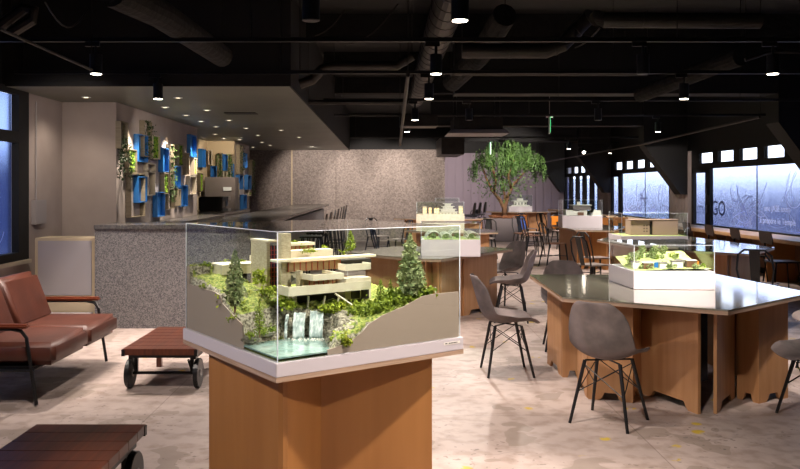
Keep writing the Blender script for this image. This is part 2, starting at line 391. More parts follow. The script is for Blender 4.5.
for k in range(22):
    Y = random.uniform(7.6, 8.6); z = random.uniform(.85, 1.6); a = random.uniform(0, 6.3); cur = random.uniform(-.8, .8)
    for i in range(7):
        q0 = Vector((XL-.045, Y, z)); a += cur*.5; Y2 = min(Y+math.cos(a)*.05, 8.74); z2 = z+math.sin(a)*.05; q1 = Vector((XL-.045, Y2, z2)); d = q1-q0
        if d.length < 1e-4: continue
        e = Vector((0, -d.z, d.y)).normalized()*random.uniform(.002, .005); mb.quad(q0-e, q1-e, q1+e, q0+e); Y, z = Y2, z2
mb.build('window_drawing', 'filmd', lw)
m = MB(); m.box(XL-.01, -3, .66, XL+.07, 8.98, .70); m.build('trim_1', 'boxwhite', kind='structure')
sbox('wall_front', 'black', -8, -3.2, 0, 9, -3, ZC)
# soffit over the bar
SZ = 2.58
m = MB(); m.box(-4.3, 8.46, SZ, -1.02, YG, SZ+.06); m.build('ceiling_bar', 'soffit', kind='structure')
m = MB(); m.box(-4.3, 8.43, SZ, -1.0, 8.459, ZC); m.box(-1.019, 8.46, SZ, -1.0, YG, ZC); m.build('ceiling_bar_fascia', 'black', kind='structure')
# electrical box, pipe on left wall
o = MB(); p = at(35, 214, 9.2); o.box(XL, 9.12, 1.08, XL+.06, 9.4, 1.36); o = o.build('switch_box', 'grate', bevel=.004); tag(o, 'small grey metal switch box on the plaster wall beside the left window', 'switch box')
o = MB(); o.tube([(XL+.015, 9.22, 1.362), (XL+.015, 9.22, 2.5)], .008, 6); tag(o.build('wall_conduit', 'grate'), 'thin grey conduit rising from the switch box on the left wall', 'conduit')
# low white cabinet with grey panel, left of the bar
t = thing('cabinet', (-3.45, 8.62, 0), 0, 'white low cabinet with a large grey door panel, left of the granite bar', 'cabinet')
b = MB(); b.box(-.34, -.02, 0, .31, .34, .96); b.build('body', 'cream', t, bevel=.005)
b = MB(); b.box(-.30, -.035, .34, .28, -.021, .93); b.build('door', 'grate', t, bevel=.003)
b = MB(); b.box(-.33, -.30, 0, .30, -.04, .16); b.build('step', 'white', t, bevel=.004)
b = MB(); b.tube([(.0, -.23, .162), (.0, -.23, .17)], .035, 16); b.build('grommet', 'silver', t)
# ================================================================ THE BAR
t = thing('bar_counter', (-2.27, 8.46, 0), 0, 'long bar counter clad in grey speckled granite with a dark top, under the lowered ceiling', 'bar counter')
b = MB(); b.box(-.83, .03, 0, .83, .45, 1.06); b.box(.40, .45, 0, .78, 10.9, 1.0); b.build('body', 'granite', t)
b = MB(); b.box(-.83, 0, 1.06, .83, .62, 1.106); b.box(.1, .62, 1.06, .9, 11.0, 1.106); b.box(.84, 0, 1.06, .9, .62, 1.106); b.build('countertop', 'ctop', t, bevel=.004)
t = thing('back_counter', (-3.0, 12, 0), 0, 'grey service counter along the planter wall behind the bar', 'counter')
b = MB(); b.box(-.36, -1.6, 0, .1, 2.2, .98); b.box(-1.08, 2.33, 0, -.9, 6.2, .98); b.box(-.9, 2.33, 0, -.1, 6.2, .98); b.build('body', 'granite', t)
b = MB(); b.box(-.37, -1.6, .98, .13, 2.2, 1.02); b.box(-1.09, 2.33, .98, -.08, 6.2, 1.02); b.build('worktop', 'ctop', t)
# equipment in the recess
t = thing('refrigerator', (-3.7, 17.3, 1.02), 0, 'tall taupe appliance block standing in the recess behind the bar', 'appliance')
b = MB(); b.box(-.3, .3, 0, .38, .75, .72); b.build('body', 'greyp', t, bevel=.01); b = MB(); b.box(.12, .285, .42, .3, .299, .5); b.build('display', 'edge', t)
t = thing('coffee_machine', (-3.6, 16.6, 1.02), 0, 'grey coffee machine with silver spouts on the counter in the recess', 'coffee machine')
b = MB(); b.box(-.3, 0, 0, .2, .35, .3); b.build('body', 'duct', t, bevel=.02)
b = MB(); b.box(.2, .05, 0, .32, .3, .05); b.box(.2, .05, .22, .32, .3, .3); b.tube([(.26, .1, .1), (.26, .1, .22)], .015); b.tube([(.26, .22, .1), (.26, .22, .22)], .015); b.build('spout', 'silver', t)
# ---------------------------------------------------------------- wall boxes
def leaves_in(mb, x0, x1, y0, y1, z0, z1, n, r):
    for k in range(n): mb.leaf((random.uniform(x0, x1), random.uniform(y0, y1), random.uniform(z0, z1)), r*random.uniform(.6, 1.2))
def wall_box(kind, X, Y0, Y1, z0, z1, label, dep=.12, face='x', plant=None):
    """kind: blue / grey / pale; opens along +X (or -Y when face is 'y')"""
    th = .014
    if face == 'x': T = lambda a, b, z: (X+a, b, z); c0 = (X, Y0, z0)
    t = thing('wall_planter_box', (X, (Y0+Y1)/2, z0) if face == 'x' else ((Y0+Y1)/2, X, z0), 0, label, 'wall box', 'planter boxes on the bar wall')
    W = (Y1-Y0)/2; H = z1-z0
    def bx(mb, a0, b0, c0, a1, b1, c1):
        if face == 'x': mb.box(a0, b0, c0, a1, b1, c1)
        else: mb.box(b0, -a1, c0, b1, -a0, c1)
    m = MB()
    e = .004
    bx(m, e, -W, 0, dep, -W+th, H); bx(m, e, W-th, 0, dep, W, H); bx(m, e, -W+th, 0, dep, W-th, th); bx(m, e, -W+th, H-th, dep, W-th, H)
    if kind == 'blue': bx(m, e, -W+th, th, .016, W-th, H-th)
    m.build('box', {'blue': 'blue', 'grey': 'boxgrey', 'pale': 'boxwhite'}[kind], t)
    if plant == 'moss':
        m = MB(); bx(m, .02, -W+th, th, dep-.03, W-th, H-th)
        for k in range(70):
            a, b, c = dep-.03, random.uniform(-W+.03, W-.03), random.uniform(.03, H-.03)
            m.blob((a, b, c) if face == 'x' else (b, -a, c), random.uniform(.012, .026), 1, .25)
        m.build('moss', 'moss', t)
    if plant in ('ivy', 'hang'):
        m = MB(); z_lo = -.02 if plant == 'ivy' else -H*.35
        for k in range(150 if plant == 'ivy' else 240):
            a, b, c = random.uniform(.03, dep+.06), random.uniform(-W-.01, W+.01), random.uniform(z_lo, H)
            m.leaf((a, b, c) if face == 'x' else (b, -a, c), random.uniform(.014, .03), .5)
        m.build('plant', 'leafd' if plant == 'ivy' else 'leaf', t, kind='stuff')
    return t
XP = -3.38
def wb(kind, xm, xr, yt, yb, label, plant=None, X=XP, dep=None):
    dep = dep or (.075 if X == XP else .10)
    xf = X+dep; Y0 = F*xf/(xm-CX); Y1 = F*xf/(xr-CX); Yc = (Y0+Y1)/2
    z1 = EYE+(CY-yt)*Yc/F; z0 = EYE+(CY-yb)*Yc/F
    return wall_box(kind, X, Y0, Y1, z0, z1, label, dep, 'x', plant)
ivy_box = wb('grey', 121.2, 128.5, 121.8, 149, 'grey open wooden frame with a trailing ivy, leftmost on the bar wall', None)
wb('blue', 138.8, 148.3, 134.8, 162, 'blue wall box in the top row, right of the trailing ivy')
wb('grey', 144.6, 152.3, 121, 157, 'tall grey frame full of dark ivy, highest on the bar wall', 'ivy')
wb('pale', 153.2, 160.4, 135.4, 159.3, 'pale frame filled with bright yellow-green moss, right of the tall ivy frame', 'moss')
wb('grey', 129.5, 137.2, 149.3, 173, 'grey frame with bright moss below the trailing ivy', 'moss')
wb('blue', 163, 169, 148, 172, 'blue wall box right of and below the bright moss frame')
wb('pale', 148.2, 155.8, 163.5, 171, 'small pale box between two blue boxes, below the bright moss frame')
wb('pale', 148.4, 155.4, 171.6, 195.5, 'tall pale open frame right of the lower left blue box')
wb('blue', 138.6, 147.3, 176.4, 202.5, 'blue wall box standing in front of the large grey frame, lower left')
wb('grey', 131.2, 145.4, 173.5, 217, 'largest grey open frame, low on the left of the bar wall')
wb('blue', 157.4, 165.1, 192, 216.7, 'blue wall box lowest on the bar wall, right of centre')
wb('grey', 170.6, 174.6, 144.5, 187, 'tall grey frame with dark hanging plant in the middle of the bar wall', 'hang')
wb('grey', 179.2, 184, 144.5, 166, 'grey frame with a patch of moss under the second light scallop', 'moss')
wb('blue', 175, 181, 166, 187.4, 'blue wall box beside the tall hanging plant frame')
wb('grey', 164.4, 169, 173, 194, 'grey frame holding a moss clump between two blue boxes', 'moss')
wb('blue', 182.7, 188, 185.2, 206.3, 'blue wall box low at the right end of the bar wall')
wb('blue', 191, 196.6, 135, 157, 'blue wall box high at the far end of the bar wall')
wb('pale', 194.6, 197, 158, 175, 'small pale moss frame under the far high blue box', 'moss')
wb('pale', 190, 196.6, 176, 194.5, 'pale open frame at the far end of the bar wall, under the moss frame')
wb('grey', 186.6, 189.3, 153, 175, 'narrow grey frame left of the far high blue box')
wb('grey', 168.6, 175, 188.5, 209, 'grey open frame low in the middle of the bar wall')
wb('grey', 178.6, 181.2, 189, 206, 'narrow grey open frame left of the low right blue box')
XC = -4.1
wb('blue', 202.2, 206, 149, 167.5, 'blue wall box on the side wall of the recess', X=XC)
wb('grey', 200.6, 203.6, 173, 191.5, 'grey frame of moss on the side wall of the recess', 'moss', X=XC)
def wf(kind, x0, x1, yt, yb, label, plant=None):
    Y = 18.3; a, b = at(x0, yt, Y-.12), at(x1, yb, Y-.12); wall_box(kind, Y, a.x, b.x, b.z, a.z, label, .12, 'y', plant)
wf('pale', 208, 211.8, 150, 165, 'pale open frame, leftmost on the facing wall of the recess')
wf('blue', 210.2, 216.6, 166, 178, 'blue wall box above the tall appliance, left')
wf('grey', 217, 222, 153, 177, 'grey frame with hanging green plant above the appliance', 'hang')
wf('blue', 222.6, 227.6, 154, 170.5, 'blue wall box above the tall appliance, centre')
wf('grey', 228, 232.6, 154, 171, 'grey frame of hanging greenery beside the central blue box in the recess', 'hang')
wf('pale', 223, 226.6, 171.5, 178, 'small pale box directly above the appliance, left of its twin')
wf('pale', 227.4, 231, 171.5, 178, 'small pale box directly above the appliance, right of its twin')
wf('blue', 231.6, 233.6, 164, 179, 'blue wall box at the right corner of the recess')
XD = -3.48
for k_, a_ in enumerate(((('grey', 240, 243, 145, 174, 'dark grey frame full of ivy, tallest on the far wall piece', 'ivy')),
          ('blue', 245, 247.6, 153, 168, 'blue wall box high on the far wall piece'),
          ('blue', 239.6, 243.4, 175, 189.5, 'blue wall box in the middle left of the far wall piece'),
          ('blue', 248, 251.6, 175, 189.5, 'blue wall box in the middle right of the far wall piece'),
          ('pale', 237.2, 239.4, 183, 197, 'pale moss frame at the near edge of the far wall piece', 'moss'),
          ('blue', 243.8, 247, 194.6, 209, 'blue wall box lowest on the far wall piece'),
          ('pale', 249.4, 251.4, 190.6, 196, 'small moss box under the right blue box of the far wall piece', 'moss'),
          ('grey', 252.2, 253.4, 160, 186, 'frame of pale green trailing plant at the far edge of the far wall piece', 'hang'))):
    kd, xm, xr, yt, yb, lb = a_[:6]; wb(kd, xm, xr, yt, yb, lb, a_[6] if len(a_) > 6 else None, X=XD)
# trailing ivy from the leftmost frame
m = MB(); random.seed(5)
for s in range(7):
    p = Vector((XP+random.uniform(.02, .09), random.uniform(9.95, 10.3), random.uniform(2.0, 2.17))); d = Vector((random.uniform(-.05, .15), random.uniform(-.45, .15), 0))
    pts = []
    for i in range(12):
        pts.append(p.copy()); p = p+d*.05+Vector((0, 0, -.024-.008*i*.3))
    m.tube(pts, .003, 4)
    for q in pts:
        for _ in range(3): m.leaf(q+Vector((random.uniform(-.03, .03), random.uniform(-.03, .03), random.uniform(-.03, .03))), random.uniform(.016, .026), .5)
o = m.build('trailing_ivy', 'leafd', ivy_box, kind='stuff'); o.location = -Vector(ivy_box.location)
# ================================================================ CHAIRS
def shell_chair(label):
    t = thing('shell_chair', (0, 0, 0), 0, label, 'chair', 'grey moulded shell chairs')
    prof = [(.235, .405, .17), (.215, .425, .195), (.16, .432, .212), (.06, .422, .222), (-.04, .412, .222), (-.12, .418, .22), (-.18, .45, .218), (-.215, .51, .215), (-.235, .58, .212), (-.255, .65, .203), (-.275, .72, .18), (-.29, .775, .14), (-.298, .80, .10)]
    bm = bmesh.new(); n = 12; rows = []
    for i, (y, z, w) in enumerate(prof):
        row = []; back = max(0, min(1, (i-5)/3)); 
        for k in range(n+1):
            s = -1+2*k/n; e = abs(s)**2.4
            lift = .055*e*(1-back)+.0*back; fwd = .085*e*back*(1 if i < 11 else .5)
            if i < 2: lift *= .5
            mid = .05*e if 4 <= i <= 7 else 0
            row.append(bm.verts.new((w*s, y+fwd+mid*.5, z+lift+mid*.6)))
        rows.append(row)
    for a, b in zip(rows, rows[1:]):
        for k in range(n): bm.faces.new([a[k], a[k+1], b[k+1], b[k]])
    bmesh.ops.recalc_face_normals(bm, faces=bm.faces)
    me = bpy.data.meshes.new('shell'); bm.to_mesh(me); bm.free(); me.materials.append(MT['shell'])
    for p in me.polygons: p.use_smooth = True
    o = bpy.data.objects.new('shell', me); col.objects.link(o); o.parent = t
    s = o.modifiers.new('t', 'SOLIDIFY'); s.thickness = .009; s.offset = 0
    s = o.modifiers.new('s', 'SUBSURF'); s.levels = 1; s.render_levels = 1
    tops = {}
    for sx in (-1, 1):
        for sy in (-1, 1):
            m = MB(); a = Vector((sx*.115, sy*.105-.01, .40)); b = Vector((sx*.188, sy*.183, 0)); tops[(sx, sy)] = (a, b)
            m.tube([a, b], [.013, .010], 8); m.build('leg', 'blackm', t)
    m = MB()
    for p, q in (((-1,-1),(1,-1)), ((1,-1),(1,1)), ((1,1),(-1,1)), ((-1,1),(-1,-1))):
        a0, b0 = tops[p]; a1, b1 = tops[q]
        m.tube([a0.lerp(b0, .06), a1.lerp(b1, .5)], .0035, 5); m.tube([a1.lerp(b1, .06), a0.lerp(b0, .5)], .0035, 5)
    for p, q in (((-1,-1),(1,1)), ((1,-1),(-1,1))): m.tube([tops[p][0], tops[q][0]], .006, 5)
    m.build('wire_brace', 'blackm', t)
    return t
sc0 = shell_chair('grey shell chair turned away before the large right table, its back fully in view')
sc0.location = (1.44, 5.11, 0); sc0.rotation_euler.z = R(-37)
for x, y, r, lb in ((.99, 6.46, -88, 'grey shell chair standing alone in the aisle in profile, facing the large right table'),
                    (1.42, 9.0, 84, 'grey shell chair in profile tucked toward the arched greenhouse model table'),
                    (1.56, 10.35, 125, 'grey shell chair behind the profile one, at the back tip of the greenhouse model table'),
                    (1.68, 7.42, 172, 'grey shell chair behind the large right table, only its back top showing'),
                    (2.80, 5.12, 92, 'grey shell chair cut by the right edge of the picture, nearest to the table'),
                    (3.62, 6.45, 92, 'grey shell chair at the far right corner of the large right table')):
    dup(sc0, (x, y, 0), R(r), lb)
def metal_chair(label):
    t = thing('metal_chair', (0, 0, 0), 0, label, 'chair', 'black metal cafe chairs')
    m = MB(); m.prism([(-.17, -.17), (.17, -.17), (.185, .17), (-.185, .17)], .44, .458); m.build('seat', 'shellseat', t, bevel=.006)
    for sx, sy in ((-1,-1), (1,-1), (1,1), (-1,1)):
        m = MB(); m.tube([(sx*.155, sy*.155, .44), (sx*.20, sy*(.24 if sy < 0 else .2), 0)], [.018, .011], 6); m.build('leg', 'blackm', t)
    m = MB()
    m.tube([(-.16, -.165, .45), (-.185, -.21, .62), (-.165, -.245, .78), (-.10, -.26, .835), (.10, -.26, .835), (.165, -.245, .78), (.185, -.21, .62), (.16, -.165, .45)], .012, 8)
    m.build('back_frame', 'blackm', t)
    m = MB(); m.hexa([(-.045, -.17, .45), (.045, -.17, .45), (.045, -.174, .45), (-.045, -.174, .45), (-.055, -.258, .83), (.055, -.258, .83), (.055, -.262, .83), (-.055, -.262, .83)]); m.build('back_splat', 'blackm', t)
    m = MB(); m.tube([(-.175, .178, .22), (.175, -.2, .22)], .007, 5); m.tube([(.175, .178, .22), (-.175, -.2, .22)], .007, 5); m.build('cross_brace', 'blackm', t)
    return t
mc0 = metal_chair('pale seated black metal chair left of the pink house table, nearer of the two')
mc0.location = (2.85, 10.9, 0); mc0.rotation_euler.z = R(-65)
for x, y, r, lb in ((3.2, 12.0, -72, 'black metal chair just behind its twin at the pink house model table'),
                    (3.22, 15.1, -80, 'black metal chair with brown seat left of the white villa model table'),
                    (3.28, 17.6, -80, 'black metal chair behind, next to the orange one in the aisle'),
                    (3.23, 18.5, 200, 'black metal chair in front of the grey tree planter, right side'),
                    (2.1, 16.6, 160, 'black metal chair with round hoop back in front of the grey planter, left side'),
                    (.02, 13.75, -75, 'black metal chair seen through the glass case behind the house model'),
                    (.28, 16.3, 60, 'dark metal chair behind the greenhouse model, seen through the case'),
                    (-.15, 17.4, -140, 'dark metal chair by the granite back wall, seen through the case'),
                    (4.10, 8.72, -35, 'dark metal chair with solid back by the window bench, right of the lit green model'),
                    (5.2, 15.9, 70, 'black metal chair right of the white villa model table'),
                    (4.75, 13.2, 60, 'black metal chair behind the pink house model case, near the window'),
                    (2.75, 24.6, 10, 'black metal chair at the farthest table'),
                    (4.3, 21.0, -60, 'black metal chair in the far aisle by the orange chairs')):
    dup(mc0, (x, y, 0), R(r), lb)
MT['darkback'] = M('dark_walnut_back', '2a1d17', .4)
MT['brownseat'] = MT['seatwood']
for o_c in [o for o in col.objects if o.name.startswith('metal_chair') and 13 < o.location.y < 19 and o.location.x > 3]:
    for ch in o_c.children:
        if ch.name.startswith('seat'):
            ch.data = ch.data.copy(); ch.data.materials[0] = MT['seatwood']
def bench_chair(label):
    t = thing('bench_chair', (0, 0, 0), 0, label, 'chair', 'wood backed chairs at the window bench')
    m = MB(); m.box(-.19, -.19, .44, .19, .19, .465); m.build('seat', 'blackm', t, bevel=.01)
    m = MB(); m.ext([(-.17, -.20, .70), (-.20, -.22, .77), (-.18, -.235, .885), (.18, -.235, .885), (.20, -.22, .77), (.17, -.20, .70)], (0, -.016, 0)); m.build('backrest', 'darkback', t, bevel=.006)
    m = MB(); m.tube([(0, -.16, .45), (0, -.235, .55), (0, -.24, .72)], .014, 8); m.build('back_post', 'blackm', t)
    for sx, sy in ((-1,-1), (1,-1), (1,1), (-1,1)):
        m = MB(); m.tube([(sx*.15, sy*.15, .44), (sx*.19, sy*.20, 0)], .011, 6); m.build('leg', 'blackm', t)
    return t
bc0 = bench_chair('wood backed chair at the window bench, nearest of the row, at the right edge')
bc0.location = (5.66, 11.34, 0); bc0.rotation_euler.z = R(-90)
for k, Y in enumerate((12.32, 13.3, 14.3, 15.2)):
    dup(bc0, (5.66, Y, 0), R(-90+(k*37 % 9)-4), ('second', 'third', 'fourth', 'fifth')[k]+' wood backed chair from the right along the window bench')
def stool(label):
    t = thing('bar_stool', (0, 0, 0), 0, label, 'stool', 'black bar stools beside the bar')
    m = MB(); m.box(-.18, -.18, .74, .18, .18, .765); m.build('seat', 'blackm', t, bevel=.01)
    m = MB(); m.ext([(-.17, -.18, .80), (-.16, -.21, 1.0), (-.11, -.225, 1.10), (.11, -.225, 1.10), (.16, -.21, 1.0), (.17, -.18, .80)], (0, -.014, 0)); m.tube([(-.12, -.17, .75), (-.13, -.19, .82)], .01); m.tube([(.12, -.17, .75), (.13, -.19, .82)], .01); m.build('backrest', 'blackm', t)
    for sx, sy in ((-1,-1), (1,-1), (1,1), (-1,1)):
        m = MB(); m.tube([(sx*.14, sy*.14, .74), (sx*.21, sy*.22, 0)], .012, 6); m.build('leg', 'blackm', t)
    m = MB(); m.tube([(-.19, -.19, .3), (.19, -.19, .3), (.19, .19, .3), (-.19, .19, .3), (-.19, -.19, .3)], .008, 5); m.build('footrest', 'blackm', t)
    return t
st0 = stool('black bar stool nearest the front end of the bar'); st0.location = (-1.12, 12.2, 0); st0.rotation_euler.z = R(90)
for k, nme in enumerate(('second', 'third', 'fourth', 'fifth', 'sixth', 'seventh')):
    dup(st0, (-1.12, 12.2+(k+1)*1.02, 0), R(88+(k*13 % 5)), nme+' black bar stool along the bar, counted from its near end')
for k, nme in enumerate(('left', 'middle', 'right')):
    dup(st0, (2.20+k*.22, 21.4+k*.6, 0), R(95), nme+' of three black high chairs behind the far table left of the tree', 'black high chairs left of the tree')
# orange and blue chairs far in the aisle
def simple_chair(x, y, r, mat, label):
    t = dup(mc0, (x, y, 0), R(r), label, 'coloured chairs far back'); 
    m = MB(); m.ext([(-.17, -.2, .5), (-.18, -.235, .8), (.18, -.235, .8), (.17, -.2, .5)], (0, -.015, 0)); m.build('back_panel', mat, t)
simple_chair(3.5, 19.0, -120, 'bluecl', 'chair with a blue back panel standing in the far aisle')
simple_chair(3.7, 20.6, -150, 'orange', 'chair with an orange back just beside the blue one')
simple_chair(5.0, 18.4, 165, 'orange', 'orange backed chair behind the white villa model, right of its case')
simple_chair(5.55, 18.8, 160, 'orange', 'orange backed chair beside the window column, left of the pink house model')
simple_chair(4.35, 19.6, 190, 'orange', 'orange backed chair behind the white villa table, left end')
# ================================================================ TABLES
def arch_panel(p, q, H, name='panel', mat='ply', parent=None, th=.022, org=(0, 0)):
    p = Vector((p[0]-org[0], p[1]-org[1], 0)); q = Vector((q[0]-org[0], q[1]-org[1], 0)); d = q-p; Ln = d.length; d.normalize()
    nrm = Vector((-d.y, d.x, 0))*th; f = min(.09, Ln*.25); s = min(.045, Ln*.12)
    prof = [(0, 0), (f, 0), (f+s*.5, .018), (f+s, .055), (Ln-f-s, .055), (Ln-f-s*.5, .018), (Ln-f, 0), (Ln, 0), (Ln, H), (0, H)]
    m = MB(); m.ext([p+d*a+Vector((0, 0, z)) for a, z in prof], nrm); return m.build(name, mat, parent)
def hex_table(poly, label, base=None, zt=.74, mat='ply', shade_core=True):
    cx = sum(p[0] for p in poly)/len(poly); cy = sum(p[1] for p in poly)/len(poly)
    t = thing('display_table', (cx, cy, 0), 0, label, 'table', 'plywood display tables')
    P = [(a-cx, b-cy) for a, b in poly]
    m = MB(); m.prism(P, zt-.010, zt); m.build('glass_top', 'top', t)
    m = MB(); m.prism([(a*.998, b*.998) for a, b in P], zt-.034, zt-.0105); m.build('top_board', 'plyedge', t)
    H = zt-.035
    if base is None:
        base = []; n = len(P)
        for i in range(n):
            v = Vector(P[i])*.80; a = (Vector(P[i-1])+Vector(P[i]))*.5*.62; b = (Vector(P[(i+1) % n])+Vector(P[i]))*.5*.62
            va = v.lerp(a, .07); vb = v.lerp(b, .07)
            base += [(va, a), (vb, b)]
        base = [((p[0]+cx, p[1]+cy), (q[0]+cx, q[1]+cy)) for p, q in base]
    for p, q in base: arch_panel(p, q, H, 'panel', mat, t, org=(cx, cy))
    if shade_core:
        m = MB(); m.prism([(a*.30, b*.30) for a, b in P], .06, H-.001); m.build('shade_core', 'blackm', t)  # black block stands in for the shade inside the base
    return t
A, B, C, D, E = (1.27, 6.98), (1.234, 5.54), (2.137, 4.95), (3.094, 5.765), (2.93, 7.03)
b1 = [((1.388, 6.80), (1.405, 6.33)), ((1.405, 6.30), (1.56, 6.28)), ((1.47, 6.07), (1.443, 5.68)), ((1.443, 5.65), (1.73, 5.545)), ((1.73, 5.57), (1.87, 5.80)),
      ((1.87, 5.80), (2.073, 5.265)), ((2.203, 5.277), (2.50, 5.68)), ((2.51, 5.67), (2.60, 5.53)), ((2.60, 5.53), (2.88, 5.68)), ((2.88, 5.70), (2.84, 6.2)), ((2.84, 6.3), (2.78, 6.8)), ((1.5, 6.84), (2.1, 6.6)), ((2.1, 6.6), (2.72, 6.84))]
hex_table([A, B, C, D, E], 'large dark topped plywood table on the right holding the brightly lit green hillside model', b1)
hex_table([(-.45, 9.35), (.41, 8.56), (.60, 8.52), (1.60, 9.95), (1.35, 10.3), (.1, 10.35)], 'plywood table holding the arched greenhouse model, between the big case and the aisle chairs')
hex_table([(.35, 14.3), (1.1, 13.4), (1.95, 13.7), (2.0, 14.6), (1.2, 15.3)], 'plywood table holding the cream castle model, behind the greenhouse model table')
hex_table([(.22, 20.0), (1.6, 19.4), (2.72, 20.1), (2.6, 20.8), (.5, 20.8)], 'long low plywood table running behind the cream castle model to the tree planter')
hex_table([(3.11, 11.66), (3.28, 10.2), (4.2, 9.15), (5.0, 10.2), (4.75, 12.6), (3.9, 13.1)], 'dark topped table holding the pink house model, behind the lit green model')
hex_table([(3.39, 16.3), (3.46, 14.45), (4.1, 14.3), (4.72, 15.65), (4.4, 16.6)], 'warm plywood table holding the white villa model', mat='ply2')
hex_table([(3.27, 26.0), (4.2, 25.0), (5.6, 26.0), (5.2, 27.2), (3.6, 27.2)], 'farthest plywood table, behind the tree, with a small white model')
hex_table([(4.6, 19.6), (5.2, 18.9), (5.6, 19.8), (5.4, 20.8), (4.7, 20.8)], 'low orange plywood table by the far windows', mat='ply2', shade_core=False)
# window bench
t = thing('window_bench', (6.3, 18.4, 0), 0, 'long pale beech bench desk running along the right hand windows', 'bench desk')
m = MB(); m.box(-.31, -10.4, .66, .325, 10.9, .72); m.build('worktop', 'pale', t, bevel=.012)
for k in range(15):
    m = MB(); m.box(-.2, -10.2+k*1.5, 0, .3, -10.2+k*1.5+.05, .66); m.build('support', 'ply2' if k % 2 else 'seatwood', t)
m = MB(); m.box(.25, -10.4, .12, .3, 10.9, .66); m.build('back_panel', 'seatwood', t)
# ================================================================ DISPLAY CASES
def poly_glass(name, P, z0, z1, parent, th=.006):
    m = MB(); n = len(P)
    for i in range(n):
        a, b = P[i], P[(i+1) % n]; m.quad((a[0], a[1], z0), (b[0], b[1], z0), (b[0], b[1], z1), (a[0], a[1], z1))
    m.bm.faces.new([m.bm.verts.new((p[0], p[1], z1)) for p in P]); return m.build(name, 'glass', parent)
def edge_lines(P, z0, z1, parent, r=.0022, vertical=True):
    m = MB(); n = len(P)
    for i in range(n):
        a, b = P[i], P[(i+1) % n]; rt = r if i in (0, n-1) else r*.3
        if i in (0, n-1): m.tube([(a[0], a[1], z1), (b[0], b[1], z1)], rt*.6, 4)
        if vertical: m.tube([(a[0], a[1], z0), (a[0], a[1], z1)], r*(.35 if i == n//2 and n == 4 else 1), 4)
    m.build('edge_glint', 'edge', parent)  # pale strips paint the highlights along the case edges
def case(poly, z0, zb, zt, label, plinth='white', r=.002, body='case_base'):
    cx = sum(p[0] for p in poly)/len(poly); cy = sum(p[1] for p in poly)/len(poly)
    t = thing('display_case', (cx, cy, z0), 0, label, 'display case', 'glass display cases'); P = [(a-cx, b-cy) for a, b in poly]
    m = MB(); m.prism(P, 0.001, zb-z0); m.build('plinth', plinth, t, bevel=.002)
    Pi = [(a*.985, b*.985) for a, b in P]
    poly_glass('glass_cover', Pi, zb-z0+.001, zt-z0, t); edge_lines(Pi, zb-z0+.001, zt-z0, t, r)
    return t, cx, cy
# ---- the big case
N0 = Vector((-.415, 3.07)); eu = Vector((.815, .579)).normalized(); ev = Vector((-.579, .815)).normalized(); SU, SV = .925, .94
z_b, z_s, z_p = .75, .77, .824
def uv(u, v): q = N0+eu*u+ev*v; return (q.x, q.y)
t = thing('display_pedestal', (N0.x, N0.y, 0), 0, 'warm plywood pedestal with folded panels under the large glass case in the foreground', 'pedestal')
def loc2(x, Y): return ((x-CX)/F*Y, Y)
Ls, Ns, Vs, Rs = loc2(209, 3.66), loc2(283, 3.22), loc2(321, 3.52), loc2(432, 3.60)
Ne = loc2(288.5, 3.20)
def plate(p, q, name, mat='ply2', z1=z_b-.001, th=.022, side=1):
    p = Vector((p[0]-N0.x, p[1]-N0.y, 0)); q = Vector((q[0]-N0.x, q[1]-N0.y, 0)); d = (q-p); d2 = d.normalized(); nn = Vector((-d2.y, d2.x, 0))*th*side
    m = MB(); m.ext([p, q, q+Vector((0, 0, z1)), p+Vector((0, 0, z1))], nn); m.build(name, mat, t)
plate(Ls, Ns, 'panel'); plate(Ns, Vs, 'panel', 'ply2'); plate(Vs, Rs, 'panel')
back = [uv(.75, .2), uv(.72, .72), uv(.2, .75)]
plate((Rs[0]-.03, Rs[1]+.035), back[0], 'panel'); plate(back[0], back[1], 'panel'); plate(back[1], back[2], 'panel'); plate(back[2], Ls, 'panel')
m = MB(); o_ = .012
def rel(p): return (p[0]-N0.x, p[1]-N0.y)
PB = [rel(uv(-o_, -o_)), rel(uv(SU+o_, -o_)), rel(uv(SU+o_, SV+o_)), rel(uv(-o_, SV+o_))]
m.prism(PB, z_b, z_s-.0005); m.build('board', 'plyedge', t)
t = thing('display_case', (N0.x, N0.y, z_s), 0, 'large square clear case with white base on the foreground pedestal, holding the waterfall house', 'display case', 'glass display cases')
m = MB(); m.prism(PB, 0, z_p-z_s); m.build('plinth', 'white', t, bevel=.002)
PG = [rel(uv(0, 0)), rel(uv(SU, 0)), rel(uv(SU, SV)), rel(uv(0, SV))]
zt = EYE-.1703
poly_glass('glass_cover', PG, z_p-z_s+.0005, zt-z_s, t); edge_lines(PG, z_p-z_s+.0005, zt-z_s, t, .0022)
p0 = Vector(rel(uv(SU-.105, -o_-.0012))); p1 = Vector(rel(uv(SU-.01, -o_-.0012)))
m = MB(); m.ext([(p0.x, p0.y, .030), (p1.x, p1.y, .030), (p1.x, p1.y, .042), (p0.x, p0.y, .042)], (eu.x*0-ev.x*.0008, -ev.y*.0008, 0)); lab = m.build('name_label', 'mwhite', t)
m = MB()
for a, b in ((.092, .080), (.072, .062), (.060, .048), (.046, .030), (.028, .022)):
    a0 = Vector(rel(uv(SU-a-.005, -o_-.0026))); b0 = Vector(rel(uv(SU-b-.005, -o_-.0026))); m.quad((a0.x, a0.y, .0345), (b0.x, b0.y, .0345), (b0.x, b0.y, .0385), (a0.x, a0.y, .0385))
m.build('label_print', 'duct', t)
